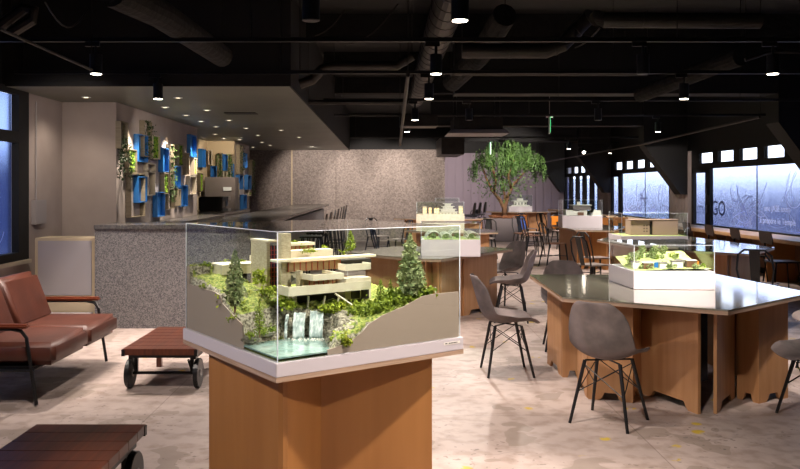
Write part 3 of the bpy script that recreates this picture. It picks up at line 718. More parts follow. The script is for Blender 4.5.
# ---- the waterfall house model
H_ = thing('architectural_model', (N0.x, N0.y, z_p), 0, 'cream model of a terraced house above a small waterfall, in the large foreground case', 'model', 'architectural models')
def isect(px, py, along_u):            # where a line of sight meets a glass face: distance along it and height
    k = (px-CX)/F; d = eu if along_u else ev
    s = (k*N0.y-N0.x)/(d.x-k*d.y); Y = N0.y+d.y*s; return s, EYE-(py-CY)*Y/F
Lp = [isect(x, y, False) for x, y in ((243, 347), (241.5, 325), (233, 316), (221, 303), (219, 295), (212, 291), (202, 289), (200, 285), (193, 286), (188.5, 284), (188, 266), (186.4, 266))]
Rp = [isect(x, y, True) for x, y in ((328, 350), (350, 343), (362, 333), (368.7, 324.5), (384, 315), (404.5, 306.6), (423, 296.4), (435, 293.9), (459, 291.6))]
def interp(P, s):
    if s <= P[0][0]: return P[0][1]
    for (a, za), (b, zb) in zip(P, P[1:]):
        if s <= b: return za+(zb-za)*(s-a)/max(b-a, 1e-6)
    return P[-1][1]
ZW = .843
def g_uv(px, py, z=ZW):
    p = gp(px, py, z); d = Vector((p.x, p.y))-N0; return (d.dot(eu), d.dot(ev))
pool = [g_uv(*p) for p in ((238, 344), (277, 362), (331, 352), (325, 342), (324, 337), (284, 337), (263, 340))]
def pool_d(u, v):
    ins = False; best = 9; n = len(pool)
    for i in range(n):
        x0, y0 = pool[i]; x1, y1 = pool[(i+1) % n]
        if (y0 > v) != (y1 > v) and u < (x1-x0)*(v-y0)/(y1-y0)+x0: ins = not ins
        dx, dy = x1-x0, y1-y0; k = max(0, min(1, ((u-x0)*dx+(v-y0)*dy)/(dx*dx+dy*dy))); best = min(best, math.hypot(u-x0-k*dx, v-y0-k*dy))
    return -best if ins else best
def hgt(u, v):
    d = pool_d(u, v)
    hl = interp(Lp, v); hr = interp(Rp, u)
    rise = max(0, min(1, d/.035))
    I = .945+.05*max(0, min(1, (v-.25)/.3)); 
    if u < .32: I += .13*max(0, min(1, (v-.35)/.5))*max(0, min(1, (.32-u)/.3)+.2)
    wl = math.exp(-u/.07)*3; wr = math.exp(-v/.05)*3
    if hl < ZW+.01 and u < .02: pass
    h = (wl*hl+wr*hr+I)/(wl+wr+1)
    steps = .012*noise.noise(Vector((u*30, v*30, 0)))+.010*noise.noise(Vector((u*70, v*70, 3)))
    if d > 0:
        low = .90 if d < .05 and v < .26 else h
        h = ZW+(min(h, low)-ZW)*rise+steps*rise
    else: h = ZW-.02
    edge = min(u, v)
    if edge < .012 and d > 0: h = (hl if u < v else hr)-.002
    return max(h, z_p+.002)
bm = bmesh.new(); n = 120; G = [[None]*(n+1) for _ in range(n+1)]
for i in range(n+1):
    for j in range(n+1):
        u = .009+(SU-.018)*i/n; v = .009+(SV-.018)*j/n; p = uv(u, v); G[i][j] = bm.verts.new((p[0]-N0.x, p[1]-N0.y, hgt(u, v)-z_p))
for i in range(n):
    for j in range(n): bm.faces.new([G[i][j], G[i+1][j], G[i+1][j+1], G[i][j+1]])
m = MB(); m.bm.free(); m.bm = bm
def terrain_mat():
    m_, nt, b = newmat('model_terrain'); N = nt.nodes.new; L = nt.links.new
    tc = N('ShaderNodeTexCoord'); g = N('ShaderNodeNewGeometry'); sx = N('ShaderNodeSeparateXYZ'); L(g.outputs['Normal'], sx.inputs[0])
    n1 = N('ShaderNodeTexNoise'); n1.inputs['Scale'].default_value = 16; n1.inputs['Detail'].default_value = 5; L(tc.outputs['Object'], n1.inputs['Vector'])
    n2 = N('ShaderNodeTexNoise'); n2.inputs['Scale'].default_value = 90; n2.inputs['Detail'].default_value = 4; L(tc.outputs['Object'], n2.inputs['Vector'])
    ad = N('ShaderNodeMath'); ad.operation = 'MULTIPLY_ADD'; ad.inputs[1].default_value = 1.2; L(n1.outputs['Fac'], ad.inputs[0]); L(sx.outputs['Z'], ad.inputs[2])
    vd = N('ShaderNodeVectorMath'); vd.operation = 'DISTANCE'; vd.inputs[1].default_value = (.16, .36, .05); L(tc.outputs['Object'], vd.inputs[0])
    vm = N('ShaderNodeMapRange'); vm.inputs[1].default_value = .10; vm.inputs[2].default_value = .19; vm.inputs[3].default_value = -.5; vm.inputs[4].default_value = 0; L(vd.outputs['Value'], vm.inputs[0])
    a2 = N('ShaderNodeMath'); L(ad.outputs[0], a2.inputs[0]); L(vm.outputs[0], a2.inputs[1])
    f = N('ShaderNodeMapRange'); f.inputs[1].default_value = 1.24; f.inputs[2].default_value = 1.38; L(a2.outputs[0], f.inputs[0])
    ra = N('ShaderNodeValToRGB'); ra.color_ramp.elements[0].color = lin('5d5547'); ra.color_ramp.elements[1].color = lin('b9b09e'); ra.color_ramp.elements[0].position = .38; ra.color_ramp.elements[1].position = .62; L(n2.outputs['Fac'], ra.inputs[0])
    rb = N('ShaderNodeValToRGB'); rb.color_ramp.elements[0].color = lin('506a22'); rb.color_ramp.elements[1].color = lin('a0a050'); rb.color_ramp.elements[0].position = .36; rb.color_ramp.elements[1].position = .64; L(n2.outputs['Fac'], rb.inputs[0])
    mx = N('ShaderNodeMix'); mx.data_type = 'RGBA'; L(f.outputs[0], mx.inputs[0]); L(ra.outputs[0], mx.inputs[6]); L(rb.outputs[0], mx.inputs[7]); L(mx.outputs[2], b.inputs['Base Color'])
    b.inputs['Roughness'].default_value = .95; bp = N('ShaderNodeBump'); bp.inputs['Strength'].default_value = .8; bp.inputs['Distance'].default_value = .008; L(n2.outputs['Fac'], bp.inputs['Height']); L(bp.outputs[0], b.inputs['Normal'])
    return m_
MT['terr'] = terrain_mat()
m.build('terrain', 'terr', H_, smooth=True)
# water, falls, side boards
m = MB(); PW = [rel(uv(*p)) for p in ((.004, .004), (.40, .004), (.40, .33), (.004, .33))]; m.prism(PW, ZW-z_p-.006, ZW-z_p); m.build('water', 'water', H_)
for P, du, nm in ((Lp, False, 'side_board'), (Rp, True, 'side_board')):
    s_end = (SU if du else SV)-.004
    pts = [P[0]]+[q for q in P[1:] if q[0] < s_end]; pts = pts+[(s_end, P[-1][1])]
    outl = [(pts[0][0], z_p+.002)]+[(s, z) for s, z in pts]+[(s_end, z_p+.002)]
    W3 = []
    for s, z in outl:
        q = rel(uv(s, .0035)) if du else rel(uv(.0035, s)); W3.append((q[0], q[1], z-z_p))
    dd = (ev if du else eu)*.005
    m = MB(); m.ext(W3, (dd.x, dd.y, 0)); m.build(nm, 'board', H_)
for du in (True, False):
    s1 = SU if du else SV; pts = [(s1-.006, 0), (.006, 0)]
    m = MB(); m.box(0, 0, 0, .001, .001, .001); m.bm.free()
for xa, xb, yt in ((284.5, 287.5, 316), (293, 304.5, 314), (309.5, 323, 312.5)):
    m = MB(); nseg = 7; cols_ = 8
    P0, P1 = gp(xa, 338, ZW), gp(xb, 338, ZW); top = EYE-(yt-CY)*3.49/F; rows = []
    for i in range(nseg+1):
        f_ = i/nseg; row = []
        for k in range(cols_+1):
            p = P0.lerp(P1, k/cols_); z = ZW+(top-ZW)*f_+random.uniform(-.002, .002); off = .045*f_**2 + random.uniform(-.004, .004)
            row.append(m.bm.verts.new((p.x-N0.x, p.y-N0.y-.01+off, z-z_p)))
        rows.append(row)
    for a, b in zip(rows, rows[1:]):
        for k in range(cols_): m.bm.faces.new([a[k], a[k+1], b[k+1], b[k]])
    o = m.build('waterfall', 'foam', H_, smooth=True); s = o.modifiers.new('s', 'SOLIDIFY'); s.thickness = .006
m = MB()
for k in range(60):
    p = gp(random.uniform(284, 324), 338.5+random.uniform(-.5, 2.5), ZW); m.blob((p.x-N0.x, p.y-N0.y, ZW-z_p), random.uniform(.002, .006), 1, .3)
m.build('spray', 'mwhite', H_, kind='stuff')
def rocks(pts, name='rock'):
    for (px, py, z, r, s) in pts:
        p = gp(px, py, z); m = MB(); m.blob((0, 0, 0), r, 3, .07, s)
        for v in m.bm.verts:
            nn = noise.noise(v.co*34+Vector((px, py, 0)))*.3*r; v.co += v.co.normalized()*nn
        o = m.build(name, 'rock', H_, smooth=True); o.location = (p.x-N0.x, p.y-N0.y, z-z_p); o.rotation_euler = (0, 0, random.uniform(-.3, .3)+.2)
rocks([(262, 333, .87, .03, (1.8, .9, .7)), (250, 339, .865, .024, (1.6, .8, .8)), (273, 330, .875, .024, (1.3, .9, .8)), (252, 322, .915, .03, (1.8, 1, .55)), (272, 318, .92, .03, (1.7, 1, .6)), (286, 322, .90, .03, (1, 1, 1.2)),
       (299, 316, .915, .03, (1.6, .8, .8)), (306, 326, .885, .016, (.6, .7, 1.8)), (317, 315, .92, .032, (1.3, .8, .8)), (290, 326, .89, .028, (.8, .7, 1.3)),
       (329, 320, .91, .034, (1.2, 1, .8)), (341, 316, .93, .034, (1.3, 1, .8)), (355, 316, .925, .036, (1.2, 1, .8)), (366, 318, .90, .028, (1.1, 1, .9)), (333, 333, .88, .024, (1.4, 1, .6)), (346, 330, .885, .026, (1.4, 1, .7)), (357, 328, .885, .026, (1.2, 1, .8)), (330, 341, .86, .016, (1, 1, .9)), (360, 336, .865, .018, (1, 1, .8)),
       (200, 276, 1.06, .035, (1.6, 1, .8)), (215, 280, 1.03, .035, (1.6, 1, .6)), (200, 266, 1.10, .03, (1.6, 1, .6))])
def hb(name, mat, xn, yt, yb, xl, xr, Y, parent=None, maxd=None):
    X = (xn-CX)/F*Y; kl = (xl-CX)/F; kr = (xr-CX)/F
    sl = (kl*Y-X)/(ev.x-kl*ev.y); sr = (kr*Y-X)/(eu.x-kr*eu.y); z1 = EYE-(yt-CY)*Y/F; z0 = EYE-(yb-CY)*Y/F
    q = [Vector((X, Y)), Vector((X, Y))+eu*sr, Vector((X, Y))+eu*sr+ev*sl, Vector((X, Y))+ev*sl]
    m = MB(); m.prism([(p.x-N0.x, p.y-N0.y) for p in q], z0-z_p, z1-z_p); o = m.build(name, mat, parent or H_); return (X, Y, z0, z1, sl, sr)
def mull(info, n, mat='mred', parent=None, w=.0022, horiz=1):
    X, Y, z0, z1, sl, sr = info; m = MB()
    for k in range(n+1):
        p = Vector((X, Y))+eu*(sr*k/n)-ev*.003; m.tube([(p.x-N0.x, p.y-N0.y, z0-z_p), (p.x-N0.x, p.y-N0.y, z1-z_p)], w, 4)
    for j in range(1, horiz+1):
        z = z0+(z1-z0)*j/(horiz+1); a = Vector((X, Y))-ev*.003; b = a+eu*sr; m.tube([(a.x-N0.x, a.y-N0.y, z-z_p), (b.x-N0.x, b.y-N0.y, z-z_p)], w*.7, 4)
    m.build('mullions', mat, H_)
def parapet(name, xn, yt, yb, xl, xr, Y, mat='mcream', th=.006):
    X = (xn-CX)/F*Y; kl = (xl-CX)/F; kr = (xr-CX)/F
    sl = (kl*Y-X)/(ev.x-kl*ev.y); sr = (kr*Y-X)/(eu.x-kr*eu.y); z1 = EYE-(yt-CY)*Y/F-z_p; z0 = EYE-(yb-CY)*Y/F-z_p
    o = Vector((X, Y))-N0; m = MB()
    def bx(u0, v0, a, u1, v1, b):
        q = [o+eu*u0+ev*v0, o+eu*u1+ev*v0, o+eu*u1+ev*v1, o+eu*u0+ev*v1]; m.prism([(p.x, p.y) for p in q], a, b)
    bx(0, 0, z0, sr, sl, z0+.006); bx(0, 0, z0+.006, sr, th, z1); bx(0, th, z0+.006, th, sl, z1); bx(sr-th, th, z0+.006, sr, sl, z1)
    m.build(name, mat, H_)
hb('tower', 'mstone', 281.5, 234, 300, 276.8, 291, 3.63)
hb('wing', 'mstone', 266.5, 241.5, 292, 251, 270, 3.70)
hb('wing_roof', 'mcream', 268, 240.5, 242.5, 250.4, 277, 3.69)
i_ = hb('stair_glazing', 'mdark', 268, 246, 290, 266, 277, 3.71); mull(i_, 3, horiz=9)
i_ = hb('upper_glazing', 'mglz', 291, 246, 254, 288, 312, 3.86); mull(i_, 5, horiz=0)
hb('upper_roof', 'mcream', 290, 243.2, 246, 282, 315, 3.84)
hb('upper_parapet', 'mcream', 291, 251, 259, 284, 333, 3.74)
hb('main_roof', 'mcream', 276, 260.3, 262.6, 270, 376, 3.55)
i_ = hb('living_glazing', 'mglz', 288, 262.8, 272, 280, 340, 3.64); mull(i_, 9, horiz=0)
hb('recess_shade', 'mdark', 338, 260.5, 268, 330, 371, 3.85)  # dark solid paints the shade of the recess under the roof
parapet('terrace', 313, 275.3, 281, 293, 344, 3.48)
parapet('terrace', 345.5, 264.5, 271, 338, 371, 3.58)
hb('terrace_slab', 'mcream', 309, 276.4, 278.4, 286, 316, 3.53)
hb('pier', 'mstone', 300, 271, 289, 296, 303, 3.56)
i_ = hb('lower_glazing', 'mglz', 309, 278.5, 289, 302, 346, 3.58); mull(i_, 8, horiz=0)
parapet('terrace', 288.5, 287.3, 296.5, 278, 371, 3.42)
hb('terrace_slab', 'mcream', 346, 279, 284.5, 336, 371, 3.60)
i_ = hb('side_block', 'mcream', 345, 284.6, 300, 338, 371, 3.69)
hb('side_window', 'mdark', 352, 290, 299, 351, 360, 3.67); hb('side_window', 'mdark', 362, 290, 299, 361, 369, 3.68)
hb('undercroft_shade', 'mdark', 297, 296.6, 316, 290, 346, 3.62); hb('undercroft_pier', 'mstone', 292, 296.6, 314, 281, 297, 3.57)  # first solid is dark to paint the shade below the terrace
m = MB()
for xa, ya, xb, yb in ((308.5, 296, 307.5, 310), (325, 296, 322.5, 309), (335, 293.5, 352, 305), (339, 297, 337, 306)):
    a, b = at(xa, ya, 3.55), at(xb, yb, 3.56); m.tube([(a.x-N0.x, a.y-N0.y, a.z-z_p), (b.x-N0.x, b.y-N0.y, b.z-z_p)], .0045, 4)
m.build('struts', 'mcream', H_)
hb('guest_roof', 'mcream', 222, 265.2, 275, 209, 260, 3.80); hb('guest_box', 'mcream', 252, 255.5, 261, 249.5, 260, 3.88); hb('guest_void_shade', 'mdark', 226, 275, 286, 218, 247, 3.86)  # last solid is dark, painting the shade under the guest roof
# greenery of the model
def conifer(px, py_top, py_bot, Y, wpx, mat='fol1', n=520, parent=None, org=None, zoff=None, lean=.0):
    b = at(px, py_bot, Y); tp = at(px, py_top, Y); h = tp.z-b.z; r = wpx/2*Y/F
    parent = parent or H_; org = org or (N0.x, N0.y, z_p)
    m = MB(); m.tube([(0, 0, -.02), (0, 0, h*.9)], [h*.022, h*.006], 5)
    tr = m.build('tree_trunk', 'bark', parent); tr.location = (b.x-org[0], b.y-org[1], b.z-org[2])
    m = MB()
    for k in range(n):
        f_ = random.random()**1.1; rr = r*(1-f_**1.6)**.8*(.72+.28*math.sin(f_*19+px)**2)*min(1, .45+f_*2.6); a = random.uniform(0, 2*PI); q = rr*math.sqrt(random.random())
        m.leaf((q*math.cos(a), q*math.sin(a), h*(.12+.88*f_)), r*.14*(1.15-f_*.5), .6)
    m.build('tree_foliage', mat, tr)
conifer(235, 249.5, 313, 3.42, 27, 'fol1', 1500); conifer(259.5, 299.5, 333, 3.29, 15, 'fol2', 650)
conifer(410, 234, 301, 3.52, 34, 'fol1', 1700); conifer(420, 262, 297, 3.56, 18, 'fol1', 500); conifer(380.5, 279, 306, 3.56, 13, 'fol2', 600); conifer(390.5, 279, 302, 3.60, 11, 'fol2', 450)
conifer(350.5, 230.5, 252.5, 4.1, 15, 'fol2', 600)
def shrubs(name, pts, mat, rr=(.008, .02), n=16):
    m = MB()
    for px, py, Y, sp in pts:
        c = at(px, py, Y)
        for k in range(n):
            p = c+Vector((random.gauss(0, sp), random.gauss(0, sp), random.gauss(0, sp*.45)))
            R_ = random.uniform(*rr)
            for q in range(9): m.leaf((p.x-N0.x+random.gauss(0, R_*.5), p.y-N0.y+random.gauss(0, R_*.5), p.z-z_p+random.gauss(0, R_*.5)), R_*.55, .7)
    m.build(name, mat, H_, kind='stuff')
shrubs('undergrowth', [(257, 280, 3.62, .018), (258, 274, 3.62, .014), (268, 290, 3.58, .016), (277, 292, 3.52, .014), (283, 300, 3.50, .014), (289, 306, 3.48, .012), (240, 307, 3.5, .02), (226, 300, 3.55, .02), (222, 289, 3.7, .016)], 'fol3')
shrubs('undergrowth', [(x, y, Yy, .02) for x, y, Yy in ((366, 314, 3.44), (356, 310, 3.50), (376, 309, 3.46), (386, 306, 3.48), (396, 301, 3.50), (404, 299, 3.52), (412, 296, 3.54), (420, 293, 3.56), (427, 291.5, 3.56), (372, 305, 3.54), (384, 300, 3.56), (394, 296, 3.58), (402, 292, 3.6))], 'fol2', n=26)
shrubs('undergrowth', [(337, 338, 3.30, .014), (348, 335, 3.32, .014), (345, 341, 3.26, .01), (325, 309, 3.52, .012), (334, 308, 3.52, .014), (340, 305, 3.56, .01), (357, 306, 3.6, .012)], 'fol3', n=18)
shrubs('undergrowth', [(302, 244, 3.9, .012), (295, 242.5, 3.9, .01), (305, 250.5, 3.74, .01), (312, 250.5, 3.76, .008), (323, 248, 4.1, .014), (345, 252, 4.1, .014)], 'fol3', (.004, .01), 12)
shrubs('undergrowth', [(205, 287, 3.68, .014), (213, 286, 3.7, .014), (250, 335, 3.28, .01), (262, 331, 3.33, .012), (270, 328, 3.36, .012), (243, 262, 4.0, .01), (225, 262, 4.0, .012), (205, 264, 3.86, .014), (247, 312, 3.46, .014), (236, 316, 3.42, .014)], 'fol2', (.005, .012), 14)
q = at(435.5, 292, 3.57); m = MB(); m.tube([(q.x-N0.x, q.y-N0.y, q.z-z_p-.004), (q.x-N0.x, q.y-N0.y, q.z-z_p+.022)], .003, 6); m.build('figure', 'mwhite', H_)
# ================================================================ OTHER CASES AND MODELS
def model(label, x, y, z, rz=0): return thing('architectural_model', (x, y, z), rz, label, 'model', 'architectural models')
def bxp(t, name, mat, *b, bevel=0):
    m = MB(); m.box(*b); return m.build(name, mat, t, bevel=bevel)
# green hillside model
t, cx, cy = case([(1.865, 5.96), (2.46, 5.92), (2.52, 6.68), (1.84, 6.54)], .74, .875, 1.073, 'bright white based glass case with a green garden model on the large right table')
g = model('brightly lit green hillside model with little houses, on the large right table', cx, cy, .8755)
def hh(x, y): return max(.004, .015+.10*max(0, (y+.05)/.4)-.02*max(0, -x*3)) + .004*noise.noise(Vector((x*40, y*40, 0)))
bm = bmesh.new(); n = 40; G = []
for i in range(n+1):
    row = []
    for j in range(n+1):
        x = -.29+.58*i/n; y = -.30+.62*j/n
        y = max(y, -.285); lim = .22+(x+.29)*.16; y = min(y, lim); x2 = x
        row.append(bm.verts.new((x2, y, hh(x2, y))))
    G.append(row)
for i in range(n):
    for j in range(n): bm.faces.new([G[i][j], G[i+1][j], G[i+1][j+1], G[i][j+1]])
MT['lawn'] = M('model_lawn', 'a0b064', .95, c2='c4cc90', scale=30)
m = MB(); m.bm.free(); m.bm = bm; m.build('terrain', 'lawn', g, smooth=True)
random.seed(21)
for k, (x, y, w, d, h, mt) in enumerate(((-.16, -.18, .07, .05, .045, 'seatwood'), (-.05, -.2, .06, .05, .04, 'mwhite'), (.06, -.19, .08, .05, .05, 'mwhite'), (.17, -.18, .07, .05, .055, 'seatwood'), (-.24, -.14, .05, .05, .05, 'mwhite'), (.12, -.1, .06, .05, .05, 'mwhite'))):
    hs = bxp(g, 'small_house', mt, x-w/2, y-d/2, 0, x+w/2, y+d/2, hh(x, y)+h); bxp(hs, 'roof', 'mwhite' if mt != 'mwhite' else 'greyp', x-w/2-.006, y-d/2-.006, hh(x, y)+h, x+w/2+.006, y+d/2+.006, hh(x, y)+h+.005)
bxp(g, 'sign_panel', 'blue', -.125, -.235, .02, -.095, -.231, .06); bxp(g, 'banner', 'orange', .205, -.225, .02, .22, -.22, .07)
def clump(parent, name, cs, mat, r=(.012, .03), nn=70):
    m = MB()
    for c in cs:
        R_ = random.uniform(*r)
        for k in range(nn):
            d = Vector((random.gauss(0, 1), random.gauss(0, 1), random.gauss(0, 1))).normalized()*R_*random.uniform(.5, 1)
            m.leaf(Vector(c)+d, R_*.3, .7)
    return m.build(name, mat, parent)
for k in range(34):
    x = random.uniform(-.22, .25); y = random.choice([random.uniform(-.26, -.12), random.uniform(.1, .2)])
    clump(g, 'bush', [(x, y, hh(x, y)+.018)], random.choice(['fol1', 'fol1', 'fol2']), (.016, .03), 60)
for x, y in ((-.24, -.05), (-.2, .02), (.0, .15), (.08, .17), (-.1, .16)):
    clump(g, 'small_tree', [(x, y, hh(x, y)+.05), (x+.01, y, hh(x, y)+.07)], 'fol1', (.025, .035), 90)
# arched greenhouse
t, cx, cy = case([(.40, 8.82), (1.055, 8.78), (1.12, 9.4), (.42, 9.42)], .74, .927, 1.11, 'clear case with white base around the arched greenhouse model')
g = model('white model of four round greenhouse vaults, seen behind the right corner of the large case', cx, cy, .9275)
MT['vault'] = glassmat('clear_vault', 'f4fff4', .22, .9)
for k, (x, r, d0) in enumerate(((-.20, .085, -.24), (-.06, .065, -.22), (.09, .11, -.16), (.24, .075, -.22))):
    m = MB(); mm = MB(); L_ = .4
    for i in range(12):
        a0, a1 = PI*i/12, PI*(i+1)/12
        m.quad((x-r*math.cos(a0), d0, r*math.sin(a0)), (x-r*math.cos(a1), d0, r*math.sin(a1)), (x-r*math.cos(a1), d0+L_, r*math.sin(a1)), (x-r*math.cos(a0), d0+L_, r*math.sin(a0)))
    vt = m.build('vault', 'vault', g)
    for yy in (0, .13, .27, .4): mm.tube([(x-r*math.cos(PI*i/12), d0+yy, r*math.sin(PI*i/12)+.002) for i in range(13)], .0035, 4)
    for ang in (.25, .5, .75): mm.tube([(x-r*math.cos(PI*ang), d0, r*math.sin(PI*ang)+.002), (x-r*math.cos(PI*ang), d0+L_, r*math.sin(PI*ang)+.002)], .003, 4)
    mm.build('rib', 'mwhite', vt)
    clump(vt, 'plants', [(x+random.uniform(-.03, .03), d0+.05+.07*j, .03) for j in range(4)], 'fol1', (.02, .035), 50)
bxp(g, 'path', 'lawn', -.31, -.29, 0, .31, .28, .004)
# cream castle
t, cx, cy = case([(.57, 14.5), (1.44, 14.45), (1.5, 15.0), (.6, 15.05)], .741, 1.02, 1.245, 'pale based case around the cream castle model behind the greenhouse', 'mcream')
t.location.z = .741
t2 = thing('display_case', (1.13, 14.62, 1.246), 0, 'small clear raised box above the castle model case', 'display case', 'glass display cases')
PG2 = [(-.2, -.1), (.22, -.1), (.22, .15), (-.2, .15)]; poly_glass('glass_cover', PG2, 0.001, .07, t2); edge_lines(PG2, 0.001, .07, t2, .002)
g = model('cream model of warm windowed houses round a white tiered castle roof', cx, cy, 1.021)
for x, w, h in ((-.3, .07, .14), (-.2, .05, .12), (-.08, .1, .1), (.36, .07, .15)):
    b = bxp(g, 'block', 'mcream', x-w/2, -.2, 0, x+w/2, -.1, h)
    for zz in (.03, .08):
        for xx in (-.25, .25): bxp(b, 'window', 'warmlit', x+w*xx-.008, -.203, zz, x+w*xx+.008, -.2005, zz+.03)
m = MB()
for k in range(4): m.prism([(.13+(.16-k*.035)*a, (.1-k*.02)*b-.08) for a, b in ((-1, -1), (1, -1), (1, 1), (-1, 1))], k*.05, k*.05+.035); m.prism([(.13+(.19-k*.035)*a, (.12-k*.02)*b-.08) for a, b in ((-1, -1), (1, -1), (1, 1), (-1, 1))], k*.05+.035, k*.05+.043)
m.build('tiered_roof', 'mwhite', g)
clump(g, 'hedge', [(-.1+.06*k, -.22, .015) for k in range(8)], 'fol1', (.01, .015), 30)
# pink house
t, cx, cy = case([(3.33, 11.2), (4.27, 11.2), (4.33, 11.9), (3.36, 11.95)], .74, .82, 1.145, 'clear case with thin white base around the pink house model')
g = model('pink two part box house model on a green lawn, behind the lit green model', cx, cy, .8205)
b = bxp(g, 'house_body', 'pink', -.29, -.14, .004, -.02, .12, .22); b2 = bxp(g, 'house_body', 'pink', .02, -.16, .004, .38, .12, .215)
m = MB(); m.ext([(-.02, -.13, .01), (.02, -.13, .01), (.02, -.13, .20), (-.02, -.13, .20)], (0, .2, 0)); m.build('slot', 'mdark', g)
for x, z in ((-.1, .05), (-.06, .05), (-.1, .09), (-.06, .09), (-.1, .13), (-.06, .13)): bxp(b, 'window', 'mdark', x-.008, -.1425, z, x+.008, -.1402, z+.016)
bxp(g, 'lawn', 'lawn', -.44, -.33, 0, .44, .32, .004)
bxp(g, 'flat_roof', 'pink', -.3, -.165, .22, .39, .13, .226)
# white villa
t, cx, cy = case([(3.37, 15.1), (4.09, 14.95), (4.2, 15.6), (3.42, 15.7)], .74, .975, 1.275, 'tall white based case holding the white villa model')
g = model('white modern villa model with flat roofs and a dark plant, left of the window columns', cx, cy, .9755)
bxp(g, 'main_block', 'greyp', -.17, -.12, .10, .17, .15, .19); bxp(g, 'roof', 'mwhite', -.2, -.14, .19, .19, .17, .2); bxp(g, 'ground_floor', 'mwhite', -.3, -.1, 0, .1, .15, .1)
bxp(g, 'garden_wall', 'mwhite', .2, -.2, 0, .34, -.19, .1); bxp(g, 'tower', 'mwhite', -.06, 0, .2, .0, .06, .26); bxp(g, 'porch', 'seatwood', -.08, -.14, .0, .03, -.11, .06)
m = MB(); m.ext([(.16, -.22, 0), (.34, -.22, 0), (.34, -.22, .05), (.22, -.22, .12)], (0, .06, 0)); m.build('stair', 'mwhite', g)
clump(g, 'dark_bush', [(.1, -.22, .04), (.1, -.22, .07)], 'leafd', (.03, .04), 60)
# far white model
t, cx, cy = case([(4.03, 25.9), (4.78, 25.8), (4.85, 26.4), (4.05, 26.45)], .74, .90, 1.27, 'small clear case on the farthest table, beside the tree trunk')
g = model('small white pavilion model on the farthest table beside the tree trunk', cx, cy, .9005)
bxp(g, 'base', 'mwhite', -.3, -.2, 0, .3, .2, .04); bxp(g, 'hall', 'mwhite', -.2, -.15, .04, .2, .15, .16); bxp(g, 'roof', 'mwhite', -.24, -.18, .16, .24, .18, .19); bxp(g, 'drum', 'mwhite', -.1, -.08, .19, .1, .08, .26)
for x in (-.15, -.05, .05, .15): bxp(g, 'doorway', 'mdark', x-.015, -.153, .05, x+.015, -.1502, .13)
# ================================================================ TREE
t = thing('tree_planter', (3.37, 22.5, 0), 0, 'grey tapered tree planter filled with bark chips', 'planter')
m = MB(); s0, s1 = .36, .42; m.hexa([(-s0,-s0,0),(s0,-s0,0),(s0,s0,0),(-s0,s0,0),(-s1,-s1,.65),(s1,-s1,.65),(s1,s1,.65),(-s1,s1,.65)]); m.build('planter_body', 'greyp', t, bevel=.01)
m = MB()
for k in range(220): m.blob((random.uniform(-.37, .37), random.uniform(-.37, .37), .66+random.uniform(0, .05)), random.uniform(.02, .045), 1, .4, (1.4, .8, .6))
m.build('bark_chips', 'chips', t, kind='stuff')
t = thing('indoor_tree', (3.42, 22.4, .66), 0, 'tall indoor tree with drooping feathery green foliage growing from the grey planter', 'tree')
random.seed(4)
m = MB()
def tp(x, y, dy=0): p = at(x, y, 22.4+dy); return (p.x-3.42, dy, p.z-.66)
limbs = [[tp(504.5, 217), tp(504, 208), tp(500, 200), tp(492, 190), tp(486, 178), tp(482, 165)], [tp(504.5, 214), tp(505, 206), tp(508, 196), tp(513, 185), tp(521, 176), tp(528, 168), tp(532, 158)],
         [tp(504, 209), tp(505, 198, .1), tp(503, 184, .3), tp(500, 168, .4), tp(505, 155, .3)], [tp(494, 192), tp(496, 180, -.2), tp(492, 165, -.4)], [tp(511, 188), tp(508, 176, -.3), tp(514, 160, -.5)]]
for k, L_ in enumerate(limbs): m.tube(L_, [.075-.012*i if k < 2 else .04-.006*i for i in range(len(L_))], 8)
m.build('trunk', 'bark', t, smooth=True)
m = MB()
cx_, cz_ = tp(506, 175)[0], tp(506, 172)[2]
cl = [(random.uniform(-.95, .95), random.uniform(-.8, .8)) for _ in range(30)]+[(1.0, 0), (.92, -.3), (-1.02, .1), (.8, .3), (-.9, -.3)]
for s in range(380):
    c_ = random.choice(cl); hx = c_[0]+random.gauss(0, .09); hy = c_[1]+random.gauss(0, .12); hx = max(-1.12, min(1.12, hx)); a = math.atan2(hy, hx); ah = abs(hx)
    zb_ = (1.68 if ah > .85 else 1.98 if ah > .5 else 1.80)+random.uniform(-.06, .3)-.66
    top = 2.12-.55*ah**3+random.uniform(-.55, .05); top = max(top, zb_+.15); ln = min(random.uniform(.35, .9), top-zb_)
    p = Vector((cx_+hx, hy, top)); out = Vector((math.cos(a), math.sin(a), 0))*random.uniform(.0, .12)
    nl = int(ln/.03); 
    for i in range(nl):
        f_ = i/nl; q = p+out*f_*.5+Vector((0, 0, -ln*f_**1.15))
        for _ in range(2):
            dr = Vector((random.gauss(0, .6), random.gauss(0, .6), -.8)).normalized(); m.leaf(q+Vector((random.gauss(0, .02), random.gauss(0, .02), 0)), random.uniform(.03, .05), .28, dr)
for s in range(1100):
    px = random.gauss(0, .34); p = Vector((cx_-.1+px, random.gauss(0, .35), cz_-.22+random.gauss(0, .26))); m.leaf(p, random.uniform(.03, .055), .4)
m.build('foliage', 'leaf', t)
